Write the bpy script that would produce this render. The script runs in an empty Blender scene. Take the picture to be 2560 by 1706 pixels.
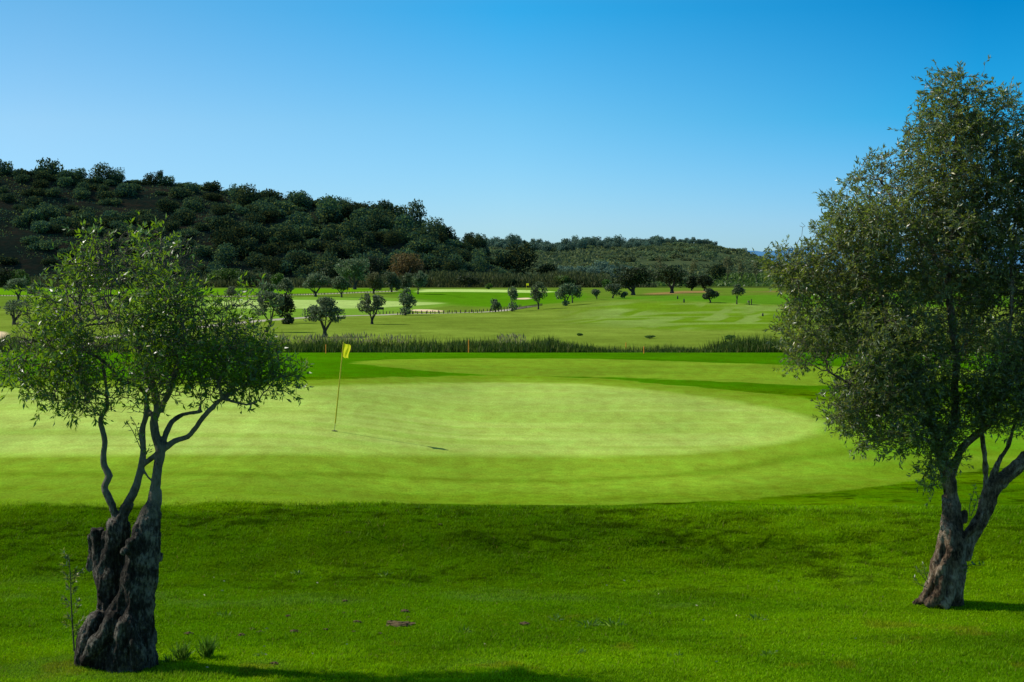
import bpy, bmesh, math, random
import numpy as np
from mathutils import Vector, noise as mnoise
R = np.random.RandomState(7)
random.seed(7)
sc = bpy.context.scene
COL = sc.collection
# ------------------------------------------------------------------ camera model (photo is 2560 x 1706)
F, CX, HY, CZ = 3555.0, 1280.0, 680.0, 3.8

# ------------------------------------------------------------------ small numeric helpers
def _h(ix, iy, s):
    n = (ix.astype(np.int64) * 374761393 + iy.astype(np.int64) * 668265263 + s * 974711) & 0xFFFFFFFF
    n = ((n ^ (n >> 13)) * 1274126177) & 0xFFFFFFFF
    n = n ^ (n >> 16)
    return (n & 0xFFFF) / 65535.0
def vnoise(x, y, s=0):
    x = np.asarray(x, float); y = np.asarray(y, float)
    ix = np.floor(x); iy = np.floor(y)
    fx = x - ix; fy = y - iy
    fx = fx * fx * (3 - 2 * fx); fy = fy * fy * (3 - 2 * fy)
    ix = ix.astype(np.int64); iy = iy.astype(np.int64)
    a = _h(ix, iy, s); b = _h(ix + 1, iy, s); c = _h(ix, iy + 1, s); d = _h(ix + 1, iy + 1, s)
    return (a + (b - a) * fx) * (1 - fy) + (c + (d - c) * fx) * fy
def fbm(x, y, s=0, o=4):
    t = 0; a = .5; m = 0
    for k in range(o):
        t = t + a * vnoise(x * 2 ** k + 17.3 * k, y * 2 ** k - 9.1 * k, s + k); m += a; a *= .5
    return t / m
def sstep(a, b, x):
    t = np.clip((x - a) / (b - a), 0, 1); return t * t * (3 - 2 * t)
def gauss(x, y, cx, cy, sx, sy):
    return np.exp(-((x - cx) / sx) ** 2 - ((y - cy) / sy) ** 2)

# ------------------------------------------------------------------ terrain
_ky = np.array([-60, 0, 6, 11, 14, 20, 21, 22, 23.6, 25, 29.4, 41.5, 44.5, 60, 75, 78, 83, 90, 110, 250, 470, 520, 640, 20000])
_kz = np.array([2.2, 2.1, 1.0, -.2, -.46, -.62, -.5, -.26, 0.02, .03, 0.03, .58, .6, .12, -.45, -1.0, -1.2, -2.3, -2.5, -2.7, -1.95, -2.1, -2.4, -2.6])
_ty = np.concatenate([np.linspace(-60, 120, 3601), np.geomspace(120.05, 20000, 1500)])
_tz = np.interp(_ty, _ky, _kz)
_s = _tz.copy()
for _w in (14,):
    k = np.hanning(2 * _w + 3); k /= k.sum()
    _s = np.convolve(np.pad(_s, _w + 1, mode='edge'), k, mode='valid')
_tz = _s
def terrain(x, y, fine=True):
    x = np.asarray(x, float); y = np.asarray(y, float)
    z = np.interp(y, _ty, _tz)
    g = sstep(22, 26, y) * (1 - sstep(46, 60, y))
    z = z - .40 * sstep(-5.4, -.6, x) * g
    z = z + .10 * (fbm(x / 9, y / 9, 5, 2) - .5) * sstep(26, 30, y) * (1 - sstep(60, 70, y)) * 2
    far = sstep(95, 140, y)
    z = z + far * (1.9 * gauss(x, y, 30, 245, 24, 36) + .7 * (fbm(x / 60, y / 60, 11, 2) - .5) * (1 - sstep(420, 560, y)))
    z = z + far * (.9 * gauss(x, y, -18, 400, 30, 40) - 1.0 * gauss(x, y, -7, 352, 9, 10) - .8 * gauss(x, y, -29, 262, 9, 7))
    if fine:
        rough = (1 - sstep(23.3, 24.2, y + .25 * np.clip(x - 3, 0, 6)))
        n = fbm(x / .75, y / .20, 21, 3) - .5
        n2 = fbm(x / 1.6, y / .5, 31, 2)
        z = z + rough * (.065 * n * sstep(10, 14, y) + .03 * (n2 - .5)) * (0.35 + 1.25 * sstep(18.5, 20.6, y))
        # a couple of ragged furrows along the bank
        w = (fbm(x / .9, y * 0 + 3.3, 41, 3) - .5) * .7
        fur = np.exp(-((y - 21.65 - w) / .14) ** 2) * sstep(.45, .62, vnoise(x / .8, y * 0 + 1.7, 51)) * sstep(-3, 0, x) * (1 - sstep(5, 7, x))
        z = z - .13 * fur * rough
        z = z + .03 * (fbm(x / 2.2, y / 1.1, 61, 3) - .5) * sstep(44, 50, y) * (1 - sstep(70, 75, y))
    return z
def tz(x, y): return float(terrain(np.array([x]), np.array([y]))[0])
_ray = np.geomspace(10, 900, 9000)
def G(px, py):
    """the point of the ground seen at a pixel of the photograph"""
    X = (px - CX) / F * _ray; Z = CZ - (py - HY) / F * _ray
    d = Z - terrain(X, _ray, False)
    i = np.argmax(d < 0)
    if not (d < 0).any(): i = len(_ray) - 1
    if i > 0:
        t = d[i - 1] / (d[i - 1] - d[i] + 1e-12); Y = _ray[i - 1] + t * (_ray[i] - _ray[i - 1])
    else: Y = _ray[0]
    x = (px - CX) / F * Y
    return Vector((x, Y, tz(x, Y)))
def at(px, py, Y): return Vector(((px - CX) / F * Y, Y, CZ - (py - HY) / F * Y))

# ------------------------------------------------------------------ objects
def tag(o, label=None, cat=None, group=None, kind=None):
    if label: o['label'] = label
    if cat: o['category'] = cat
    if group: o['group'] = group
    if kind: o['kind'] = kind
    return o
def empty(name, loc, label, cat, group=None):
    o = bpy.data.objects.new(name, None); COL.objects.link(o); o.location = loc
    o.empty_display_size = .2
    return tag(o, label, cat, group)
def link(name, me, mat=None, parent=None, loc=None):
    o = bpy.data.objects.new(name, me); COL.objects.link(o)
    if mat is not None and not me.materials: me.materials.append(mat)
    if parent is not None: o.parent = parent
    if loc is not None: o.location = loc
    return o
def np_mesh(name, verts, faces, smooth=False, col=None):
    """faces: (n,k) int array, all the same size"""
    verts = np.asarray(verts, np.float32); faces = np.asarray(faces, np.int32)
    me = bpy.data.meshes.new(name)
    k = faces.shape[1]
    me.vertices.add(len(verts)); me.vertices.foreach_set('co', verts.ravel())
    me.loops.add(faces.size); me.loops.foreach_set('vertex_index', faces.ravel())
    me.polygons.add(len(faces))
    me.polygons.foreach_set('loop_start', np.arange(0, faces.size, k, dtype=np.int32))
    if smooth: me.polygons.foreach_set('use_smooth', np.ones(len(faces), bool))
    if col is not None:
        a = me.attributes.new('Col', 'FLOAT_COLOR', 'POINT')
        c = np.ones((len(verts), 4), np.float32); c[:, :3] = col
        a.data.foreach_set('color', c.ravel())
    me.update(); me.validate()
    return me
def unit(v):
    return v / (np.linalg.norm(v, axis=-1, keepdims=True) + 1e-9)
def leaf_arrays(P, D, L, W, curl=.12, rs=R):
    """n folded leaves: base, two sides, tip"""
    n = len(P); D = unit(D)
    r = unit(rs.normal(size=(n, 3))); S = unit(np.cross(D, r)); N = np.cross(S, D)
    L = np.broadcast_to(L, (n,))[:, None]; W = np.broadcast_to(W, (n,))[:, None]
    a = P; tip = P + D * L - N * L * curl
    m = P + D * L * .5 + N * L * .04
    b = m + S * W * .5; c = m - S * W * .5
    V = np.stack([a, b, tip, c], 1).reshape(-1, 3)
    Fc = np.arange(4 * n).reshape(n, 4)
    return V, Fc
def clump_normals_quads(P, size, rs=R, flat=0.0, out=None):
    n = len(P); N = unit(rs.normal(size=(n, 3)))
    if out is not None: N = unit(N * (1 - flat) + out * flat)
    r = unit(rs.normal(size=(n, 3))); S = unit(np.cross(N, r)); T = np.cross(N, S)
    s = (size * (.6 + .8 * rs.rand(n)))[:, None]
    V = np.stack([P - S * s * .5, P - T * s * .28, P + S * s * .5, P + T * s * .28], 1).reshape(-1, 3)
    return V, np.arange(4 * n).reshape(n, 4)
def cat_meshes(parts):
    V = []; Fs = []; o = 0
    for v, f in parts:
        V.append(v); Fs.append(f + o); o += len(v)
    return np.concatenate(V), np.concatenate(Fs)
def tube_arrays(pts, rad, n=6, closed=False):
    pts = np.asarray(pts, float); rad = np.asarray(rad, float)
    T = np.gradient(pts, axis=0); T = unit(T)
    ref = np.array([0.31, .9, .27]); 
    S = unit(np.cross(T, ref)); U = np.cross(T, S)
    a = np.arange(n) / n * 2 * np.pi
    ring = pts[:, None] + rad[:, None, None] * (S[:, None] * np.cos(a)[None, :, None] + U[:, None] * np.sin(a)[None, :, None])
    m = len(pts); V = ring.reshape(-1, 3)
    i = np.arange(m - 1)[:, None] * n; j = np.arange(n)[None]; j2 = (np.arange(n) + 1)[None] % n
    Fq = np.stack([i + j, i + j2, i + n + j2, i + n + j], -1).reshape(-1, 4)
    if closed:
        V = np.concatenate([V, pts[:1], pts[-1:]])
        c0 = len(V) - 2; c1 = len(V) - 1
        jj = np.arange(n); k = (jj + 1) % n
        Fq = np.concatenate([Fq, np.stack([np.full(n, c0), k, jj, jj], -1), np.stack([np.full(n, c1), (m - 1) * n + jj, (m - 1) * n + k, (m - 1) * n + k], -1)])
    return V, Fq
def quads_to_bm(V, Fq):
    bm = bmesh.new(); vs = [bm.verts.new(v) for v in V]
    for f in Fq:
        ids = list(dict.fromkeys(int(i) for i in f))
        try: bm.faces.new([vs[i] for i in ids])
        except ValueError: pass
    return bm
def smooth_poly(pts, rad, step):
    """Catmull-Rom resampling of a polyline with radii"""
    P = np.asarray(pts, float); r = np.asarray(rad, float)
    Pp = np.vstack([2 * P[0] - P[1], P, 2 * P[-1] - P[-2]])
    out = []; ro = []
    for i in range(len(P) - 1):
        p0, p1, p2, p3 = Pp[i:i + 4]; n = max(2, int(np.linalg.norm(p2 - p1) / step))
        for k in range(n):
            t = k / n
            out.append(.5 * ((2 * p1) + (-p0 + p2) * t + (2 * p0 - 5 * p1 + 4 * p2 - p3) * t * t + (-p0 + 3 * p1 - 3 * p2 + p3) * t ** 3))
            ro.append(r[i] * (1 - t) + r[i + 1] * t)
    out.append(P[-1]); ro.append(r[-1])
    return np.array(out), np.array(ro)
def lobes(blobs, n, rs, shell=.55):
    """n points in a union of ellipsoids (cx,cy,cz,rx,ry,rz), more of them near the surface; returns points and outward directions"""
    B = np.asarray(blobs, float); w = (B[:, 3] * B[:, 4] * B[:, 5]) ** (2 / 3); w /= w.sum()
    k = rs.choice(len(B), n, p=w)
    d = unit(rs.normal(size=(n, 3))); r = rs.rand(n) ** (1 / 3)
    r = np.where(rs.rand(n) < shell, .8 + .22 * rs.rand(n), r)[:, None]
    lump = 1 + .22 * (np.sin(d[:, :1] * 7 + k[:, None]) * np.cos(d[:, 1:2] * 6 + 2 * k[:, None]) + .6 * np.sin(d[:, 2:] * 11 + k[:, None]))
    return B[k, :3] + d * r * lump * B[k, 3:], d

# ------------------------------------------------------------------ materials
def mat(name):
    m = bpy.data.materials.new(name); m.use_nodes = True
    nt = m.node_tree; nt.nodes.clear()
    out = nt.nodes.new('ShaderNodeOutputMaterial')
    def nd(t, **k):
        n = nt.nodes.new(t)
        for a, b in k.items():
            if a.startswith('i_'):
                n.inputs[a[2:].replace('_', ' ')].default_value = b
            else: setattr(n, a, b)
        return n
    def lk(a, b): nt.links.new(a, b)
    return m, nt, out, nd, lk
def ramp(n, stops):
    cr = n.color_ramp
    while len(cr.elements) < len(stops): cr.elements.new(.5)
    for e, (p, c) in zip(cr.elements, stops):
        e.position = p; e.color = (*c, 1)
def leaf_mat(name, cols, under=None, trans=.35, tcol=None, rough=.4, spec=.5, objvar=0.0):
    m, nt, out, nd, lk = mat(name)
    g = nd('ShaderNodeNewGeometry'); r = nd('ShaderNodeValToRGB'); lk(g.outputs['Random Per Island'], r.inputs[0])
    ramp(r, cols); c = r.outputs[0]
    if objvar:
        oi = nd('ShaderNodeObjectInfo'); hs = nd('ShaderNodeHueSaturation'); lk(c, hs.inputs['Color'])
        mr = nd('ShaderNodeMapRange', i_To_Min=1 - objvar, i_To_Max=1 + objvar); lk(oi.outputs['Random'], mr.inputs[0]); lk(mr.outputs[0], hs.inputs['Value'])
        mh = nd('ShaderNodeMapRange', i_To_Min=.5 - objvar * .05, i_To_Max=.5 + objvar * .05); lk(oi.outputs['Random'], mh.inputs[0]); lk(mh.outputs[0], hs.inputs['Hue'])
        c = hs.outputs[0]
    if under:
        mx = nd('ShaderNodeMix', data_type='RGBA'); lk(g.outputs['Backfacing'], mx.inputs[0]); lk(c, mx.inputs[6]); mx.inputs[7].default_value = (*under, 1); cb = mx.outputs[2]
    else: cb = c
    p = nd('ShaderNodeBsdfPrincipled', i_Roughness=rough); p.inputs['Specular IOR Level'].default_value = spec; lk(cb, p.inputs['Base Color'])
    t = nd('ShaderNodeBsdfTranslucent')
    if tcol: t.inputs[0].default_value = (*tcol, 1)
    else: lk(c, t.inputs[0])
    ms = nd('ShaderNodeMixShader'); ms.inputs[0].default_value = trans
    lk(p.outputs[0], ms.inputs[1]); lk(t.outputs[0], ms.inputs[2]); lk(ms.outputs[0], out.inputs[0])
    return m
def bark_mat(name, c0, c1, c2, scale=9, bump=.6, limb=None, zlo=1., zhi=1.6):
    m, nt, out, nd, lk = mat(name)
    tc = nd('ShaderNodeNewGeometry'); mp = nd('ShaderNodeMapping'); mp.inputs['Scale'].default_value = (1, 1, .42); lk(tc.outputs['Position'], mp.inputs[0])
    n1 = nd('ShaderNodeTexNoise', i_Scale=scale * 3, i_Detail=8, i_Roughness=.7); lk(mp.outputs[0], n1.inputs['Vector'])
    n2 = nd('ShaderNodeTexNoise', i_Scale=scale * .35, i_Detail=5); lk(tc.outputs['Position'], n2.inputs['Vector'])
    n3 = nd('ShaderNodeTexNoise', i_Scale=scale * 12, i_Detail=4); lk(mp.outputs[0], n3.inputs['Vector'])
    mx = nd('ShaderNodeMath', operation='ADD'); lk(n1.outputs[0], mx.inputs[0]); 
    ml = nd('ShaderNodeMath', operation='MULTIPLY'); lk(n2.outputs[0], ml.inputs[0]); ml.inputs[1].default_value = .8; lk(ml.outputs[0], mx.inputs[1])
    sb = nd('ShaderNodeMath', operation='SUBTRACT'); lk(mx.outputs[0], sb.inputs[0]); sb.inputs[1].default_value = .4
    r = nd('ShaderNodeValToRGB'); lk(sb.outputs[0], r.inputs[0]); ramp(r, [(.30, c0), (.5, c1), (.68, c2)]); col = r.outputs[0]
    if limb:
        sx = nd('ShaderNodeSeparateXYZ'); lk(tc.outputs['Position'], sx.inputs[0]); mz = nd('ShaderNodeMapRange', i_From_Min=zlo, i_From_Max=zhi); lk(sx.outputs['Z'], mz.inputs[0])
        r2 = nd('ShaderNodeValToRGB'); lk(sb.outputs[0], r2.inputs[0]); ramp(r2, [(.3, tuple(v * .45 for v in limb)), (.5, limb), (.75, tuple(v * 1.5 for v in limb))])
        mx2 = nd('ShaderNodeMix', data_type='RGBA'); lk(mz.outputs[0], mx2.inputs[0]); lk(col, mx2.inputs[6]); lk(r2.outputs[0], mx2.inputs[7]); col = mx2.outputs[2]
    p = nd('ShaderNodeBsdfPrincipled', i_Roughness=.9); p.inputs['Specular IOR Level'].default_value = .15; lk(col, p.inputs['Base Color'])
    ad = nd('ShaderNodeMath', operation='ADD'); lk(n1.outputs[0], ad.inputs[0]); lk(n3.outputs[0], ad.inputs[1])
    b = nd('ShaderNodeBump', i_Strength=bump, i_Distance=.05); lk(ad.outputs[0], b.inputs['Height']); lk(b.outputs[0], p.inputs['Normal'])
    lk(p.outputs[0], out.inputs[0]); return m
def plain(name, c, rough=.7, spec=.3, var=.25, scale=30, trans=0, bump=0):
    m, nt, out, nd, lk = mat(name)
    g = nd('ShaderNodeNewGeometry'); n = nd('ShaderNodeTexNoise', i_Scale=scale, i_Detail=5); lk(g.outputs['Position'], n.inputs['Vector'])
    r = nd('ShaderNodeValToRGB'); lk(n.outputs[0], r.inputs[0]); ramp(r, [(.3, tuple(v * (1 - var) for v in c)), (.7, tuple(min(1, v * (1 + var)) for v in c))])
    p = nd('ShaderNodeBsdfPrincipled', i_Roughness=rough); p.inputs['Specular IOR Level'].default_value = spec; lk(r.outputs[0], p.inputs['Base Color'])
    if bump:
        b = nd('ShaderNodeBump', i_Strength=bump, i_Distance=.02); lk(n.outputs[0], b.inputs['Height']); lk(b.outputs[0], p.inputs['Normal'])
    s = p.outputs[0]
    if trans:
        t = nd('ShaderNodeBsdfTranslucent'); lk(r.outputs[0], t.inputs[0]); ms = nd('ShaderNodeMixShader'); ms.inputs[0].default_value = trans
        lk(s, ms.inputs[1]); lk(t.outputs[0], ms.inputs[2]); s = ms.outputs[0]
    lk(s, out.inputs[0]); return m
def turf_mat():
    m, nt, out, nd, lk = mat('turf')
    g = nd('ShaderNodeNewGeometry'); at_ = nd('ShaderNodeAttribute', attribute_name='Col')
    at2 = nd('ShaderNodeAttribute', attribute_name='Ruf')
    mp = nd('ShaderNodeMapping'); mp.inputs['Scale'].default_value = (1, .55, 1); lk(g.outputs['Position'], mp.inputs[0])
    n1 = nd('ShaderNodeTexNoise', i_Scale=26, i_Detail=6, i_Roughness=.7); lk(mp.outputs[0], n1.inputs['Vector'])
    n2 = nd('ShaderNodeTexNoise', i_Scale=2.6, i_Detail=7, i_Roughness=.62); lk(mp.outputs[0], n2.inputs['Vector'])
    n3 = nd('ShaderNodeTexNoise', i_Scale=.33, i_Detail=5, i_Roughness=.6); lk(mp.outputs[0], n3.inputs['Vector'])
    def mr(src, a, b, lo=.3, hi=.7):
        r = nd('ShaderNodeMapRange', i_From_Min=lo, i_From_Max=hi, i_To_Min=a, i_To_Max=b); lk(src, r.inputs[0]); return r.outputs[0]
    def mul(a, b):
        x = nd('ShaderNodeMath', operation='MULTIPLY'); lk(a, x.inputs[0]); lk(b, x.inputs[1]); return x.outputs[0]
    v = mul(mul(mr(n1.outputs[0], .72, 1.28), mr(n2.outputs[0], .82, 1.18)), mr(n3.outputs[0], .86, 1.14))
    hs = nd('ShaderNodeHueSaturation'); lk(at_.outputs[0], hs.inputs['Color']); lk(v, hs.inputs['Value'])
    hu = mr(n2.outputs[0], .488, .512); lk(hu, hs.inputs['Hue'])
    d = nd('ShaderNodeBsdfDiffuse', i_Roughness=0); lk(hs.outputs[0], d.inputs[0])
    ad = nd('ShaderNodeMath', operation='ADD'); lk(n1.outputs[0], ad.inputs[0]); lk(n2.outputs[0], ad.inputs[1])
    b = nd('ShaderNodeBump', i_Distance=.05); lk(ad.outputs[0], b.inputs['Height']); lk(at2.outputs['Fac'], b.inputs['Strength']); lk(b.outputs[0], d.inputs['Normal'])
    lk(d.outputs[0], out.inputs[0]); return m
def soil_mat(name, stops, s1, s2, bump=.3, dist=1.0):
    m, nt, out, nd, lk = mat(name)
    g = nd('ShaderNodeNewGeometry')
    n1 = nd('ShaderNodeTexNoise', i_Scale=s1, i_Detail=7, i_Roughness=.65); lk(g.outputs['Position'], n1.inputs['Vector'])
    n2 = nd('ShaderNodeTexNoise', i_Scale=s2, i_Detail=5); lk(g.outputs['Position'], n2.inputs['Vector'])
    mx = nd('ShaderNodeMath', operation='MULTIPLY_ADD'); lk(n1.outputs[0], mx.inputs[0]); mx.inputs[1].default_value = .6
    ml = nd('ShaderNodeMath', operation='MULTIPLY'); lk(n2.outputs[0], ml.inputs[0]); ml.inputs[1].default_value = .4; lk(ml.outputs[0], mx.inputs[2])
    r = nd('ShaderNodeValToRGB'); lk(mx.outputs[0], r.inputs[0]); ramp(r, stops)
    d = nd('ShaderNodeBsdfDiffuse', i_Roughness=1); lk(r.outputs[0], d.inputs[0])
    b = nd('ShaderNodeBump', i_Strength=bump, i_Distance=dist); lk(n2.outputs[0], b.inputs['Height']); lk(b.outputs[0], d.inputs['Normal'])
    lk(d.outputs[0], out.inputs[0]); return m

M = {}
M['turf'] = turf_mat()
M['bark_l'] = bark_mat('olive_bark_dark', (.010, .008, .006), (.070, .058, .043), (.34, .30, .23), 12, 1.0, (.25, .225, .165), 1.0, 1.45)
M['bark_r'] = bark_mat('olive_bark_pale', (.035, .021, .011), (.27, .18, .105), (.64, .50, .34), 12, 1.0)
M['bark_far'] = plain('far_bark', (.07, .06, .045), .9, .1, .4, 8)
M['twig'] = plain('twig_bark', (.11, .092, .055), .8, .2, .4, 20)
M['leaf_l'] = leaf_mat('olive_leaf_fresh', [(0, (.014, .046, .004)), (.45, (.044, .125, .008)), (.78, (.105, .215, .012)), (.93, (.21, .32, .03)), (1, (.46, .44, .16))], (.08, .15, .025), .46, (.24, .42, .008), .38, .8)
M['leaf_r'] = leaf_mat('olive_leaf_dark', [(0, (.010, .024, .006)), (.4, (.034, .060, .013)), (.66, (.105, .145, .028)), (.86, (.28, .31, .06)), (1, (.52, .44, .10))], (.15, .20, .08), .38, (.28, .37, .03), .38, .8)
M['leaf_mid'] = leaf_mat('olive_leaf_grey', [(0, (.040, .064, .024)), (.5, (.105, .150, .060)), (1, (.25, .31, .15))], None, .42, None, .55, .3, .25)
M['leaf_dark'] = leaf_mat('leaf_deep', [(0, (.014, .024, .010)), (.5, (.036, .058, .018)), (1, (.09, .125, .036))], None, .3, None, .6, .2, .3)
M['leaf_green'] = leaf_mat('leaf_green', [(0, (.035, .08, .012)), (.5, (.085, .17, .022)), (1, (.17, .28, .04))], None, .4, None, .5, .3, .2)
M['leaf_rust'] = leaf_mat('leaf_rust', [(0, (.05, .045, .016)), (.5, (.14, .105, .032)), (1, (.28, .18, .05))], None, .35, None, .6, .2, .1)
M['leaf_pale'] = leaf_mat('leaf_pale', [(0, (.09, .10, .035)), (.5, (.16, .17, .06)), (1, (.26, .25, .10))], None, .4, None, .6, .2, .15)
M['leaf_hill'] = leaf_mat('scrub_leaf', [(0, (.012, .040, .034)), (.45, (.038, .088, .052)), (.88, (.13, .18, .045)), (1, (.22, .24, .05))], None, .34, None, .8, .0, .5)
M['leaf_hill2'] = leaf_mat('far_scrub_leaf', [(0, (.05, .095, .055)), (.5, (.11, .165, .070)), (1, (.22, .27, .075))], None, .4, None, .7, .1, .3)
M['leaf_far'] = leaf_mat('far_tree_leaf', [(0, (.05, .11, .085)), (.5, (.11, .19, .13)), (1, (.19, .28, .15))], None, .35, None, .7, .1, .2)  # bluish distance haze mixed into the leaf colour
M['grass'] = None
M['cane'] = leaf_mat('cane_leaf', [(0, (.028, .046, .016)), (.5, (.066, .092, .028)), (1, (.15, .17, .05))], None, .4, None, .6, .2)
M['reed'] = leaf_mat('reed_blade', [(0, (.014, .040, .004)), (.5, (.045, .10, .008)), (.9, (.13, .19, .02)), (1, (.24, .22, .07))], None, .45, None, .5, .25)
M['seed'] = leaf_mat('seed_head', [(0, (.16, .18, .05)), (1, (.42, .40, .17))], None, .4, None, .7, .1)
M['yellow'] = plain('yellow_cloth', (.92, .84, .01), .6, .2, .06, 40, .55)
M['pole'] = plain('yellow_pole', (.55, .46, .015), .45, .4, .1, 20)
M['metal'] = plain('thin_metal', (.22, .20, .12), .5, .4, .15, 20)
M['hole'] = plain('hole_dark', (.02, .018, .012), .9, .1, .3, 60)
M['cuprim'] = plain('hole_rim', (.20, .17, .07), .9, .1, .3, 60)
M['orange'] = plain('orange_paint', (.9, .30, .02), .6, .3, .12, 20)
M['wood'] = plain('weathered_wood', (.075, .055, .038), .85, .15, .35, 15)
M['blackbox'] = plain('dark_paint', (.02, .02, .02), .6, .3, .3, 20)
M['beige'] = plain('beige_panel', (.45, .33, .2), .7, .2, .15, 20)
M['clod'] = plain('dry_soil', (.13, .095, .045), .95, .05, .45, 60, 0, .6)
M['white'] = plain('pale_leaf', (.60, .52, .30), .6, .3, .05, 20)

# ------------------------------------------------------------------ the ground: one fan-shaped sheet, cut into the zones of the course
def poly_world(pp, n=14):
    pp = np.array(pp, float); out = []
    for i in range(len(pp)):
        a = pp[i]; b = pp[(i + 1) % len(pp)]
        k = max(1, min(n, int(np.hypot(*(b - a)) / 60)))
        for t in range(k):
            q = a + (b - a) * t / k; g = G(q[0], q[1]); out.append((g.x, g.y))
    return np.array(out)
def line_world(pp):
    return np.array([(lambda g: (g.x, g.y))(G(*q)) for q in pp])
def sdist(poly, x, y):
    """signed distance, positive inside"""
    d = np.full(x.shape, 1e9); ins = np.zeros(x.shape, bool)
    for i in range(len(poly)):
        ax, ay = poly[i]; bx, by = poly[(i + 1) % len(poly)]
        ex, ey = bx - ax, by - ay; L = ex * ex + ey * ey + 1e-12
        t = np.clip(((x - ax) * ex + (y - ay) * ey) / L, 0, 1)
        d = np.minimum(d, (x - ax - t * ex) ** 2 + (y - ay - t * ey) ** 2)
        if abs(ey) > 1e-12:
            c = ((ay > y) != (by > y)) & (x < ex * (y - ay) / ey + ax); ins ^= c
    d = np.sqrt(d); return np.where(ins, d, -d)
def ldist(line, x, y):
    d = np.full(x.shape, 1e9)
    for i in range(len(line) - 1):
        ax, ay = line[i]; bx, by = line[i + 1]; ex, ey = bx - ax, by - ay; L = ex * ex + ey * ey + 1e-12
        t = np.clip(((x - ax) * ex + (y - ay) * ey) / L, 0, 1)
        d = np.minimum(d, (x - ax - t * ex) ** 2 + (y - ay - t * ey) ** 2)
    return np.sqrt(d)
def smooth_closed(p, it=2):
    p = np.array(p, float)
    for _ in range(it):
        q = np.roll(p, -1, 0); p = np.stack([p * .75 + q * .25, p * .25 + q * .75], 1).reshape(-1, 2)
    return p

Z_green = poly_world([(-500, 972), (0, 970), (400, 970), (800, 967), (1000, 961), (1211, 956), (1450, 959), (1645, 978), (1847, 1006), (1997, 1036), (2060, 1058), (2058, 1070), (2025, 1089), (1922, 1112), (1735, 1133), (1473, 1142), (1100, 1138), (800, 1135), (400, 1138), (0, 1141), (-500, 1142)])
Z_apron = poly_world([(-600, 957), (800, 951), (1000, 944), (1219, 938), (1500, 946), (1700, 965), (1922, 985), (2080, 1005), (2250, 1015), (2800, 1005), (2800, 1130), (2560, 1158), (2340, 1192), (2100, 1226), (1900, 1244), (1540, 1264), (800, 1257), (300, 1260), (-600, 1268)])
Z_strip = poly_world([(868, 908), (950, 899), (1200, 895.5), (1500, 898), (1800, 907), (2000, 915), (2700, 930), (2700, 960), (2000, 965), (1900, 958), (1700, 950), (1500, 943), (1219, 937), (1150, 934), (1000, 922)])
Z_green2 = poly_world([(560, 752), (700, 750), (900, 751), (1000, 754), (1120, 758), (1060, 764), (950, 770), (760, 772), (600, 772), (500, 764)])
Z_fg2 = poly_world([(300, 745), (600, 744), (900, 742), (1050, 748), (1150, 760), (1060, 772), (960, 786), (760, 795), (560, 800), (300, 800)])
Z_far = poly_world([(1040, 731), (1080, 723.5), (1200, 724), (1330, 726), (1395, 730), (1350, 733), (1250, 731), (1130, 730)])
Z_top = poly_world([(-300, 738), (300, 738), (620, 738), (860, 730), (960, 727), (960, 722), (600, 722), (-300, 722)])
Z_topr = poly_world([(960, 734), (1080, 722.5), (1400, 726), (1500, 740), (1420, 757), (1340, 763), (1250, 770), (1150, 765), (1060, 750)])
Z_mound = poly_world([(1500, 757), (1620, 753), (1760, 757), (1900, 763), (2060, 770), (2100, 800), (2000, 824), (1800, 826), (1560, 822), (1430, 800), (1440, 775)])
Z_fr = poly_world([(1520, 745), (1640, 740), (1800, 740), (2100, 735), (2700, 733), (2700, 768), (2060, 768), (1900, 762), (1760, 756), (1600, 752)])
Z_earth = poly_world([(1595, 736), (1640, 732), (1700, 728), (1780, 727), (1800, 730), (1740, 733), (1650, 737)])
Z_earth2 = poly_world([(1850, 731), (1950, 726), (2300, 724), (2300, 728), (2000, 732)])
Z_b1 = poly_world([(1020, 775), (1060, 773), (1115, 777), (1105, 780), (1050, 779), (1030, 778)])
Z_b2 = poly_world([(1283, 747), (1305, 745), (1332, 746), (1320, 749), (1295, 749)])
Z_b3 = poly_world([(-150, 842), (-20, 828), (20, 830), (18, 846), (-60, 855)])
L_path1 = line_world([(-150, 868), (100, 852), (250, 844), (380, 833), (500, 818), (620, 805), (720, 797), (800, 792), (900, 789), (950, 788), (1010, 785), (1100, 783.5), (1200, 781), (1250, 778), (1290, 772), (1330, 766)])
L_path2 = line_world([(-200, 738), (0, 739.5), (160, 741), (400, 741), (600, 741.5), (690, 739), (790, 736), (870, 733), (930, 730.5), (975, 729)])
for _n in ('Z_green', 'Z_apron', 'Z_strip', 'Z_green2', 'Z_fg2', 'Z_topr', 'Z_mound', 'Z_fr', 'Z_b1', 'Z_b2', 'Z_b3', 'Z_earth'):
    globals()[_n] = smooth_closed(globals()[_n], 1)

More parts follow.
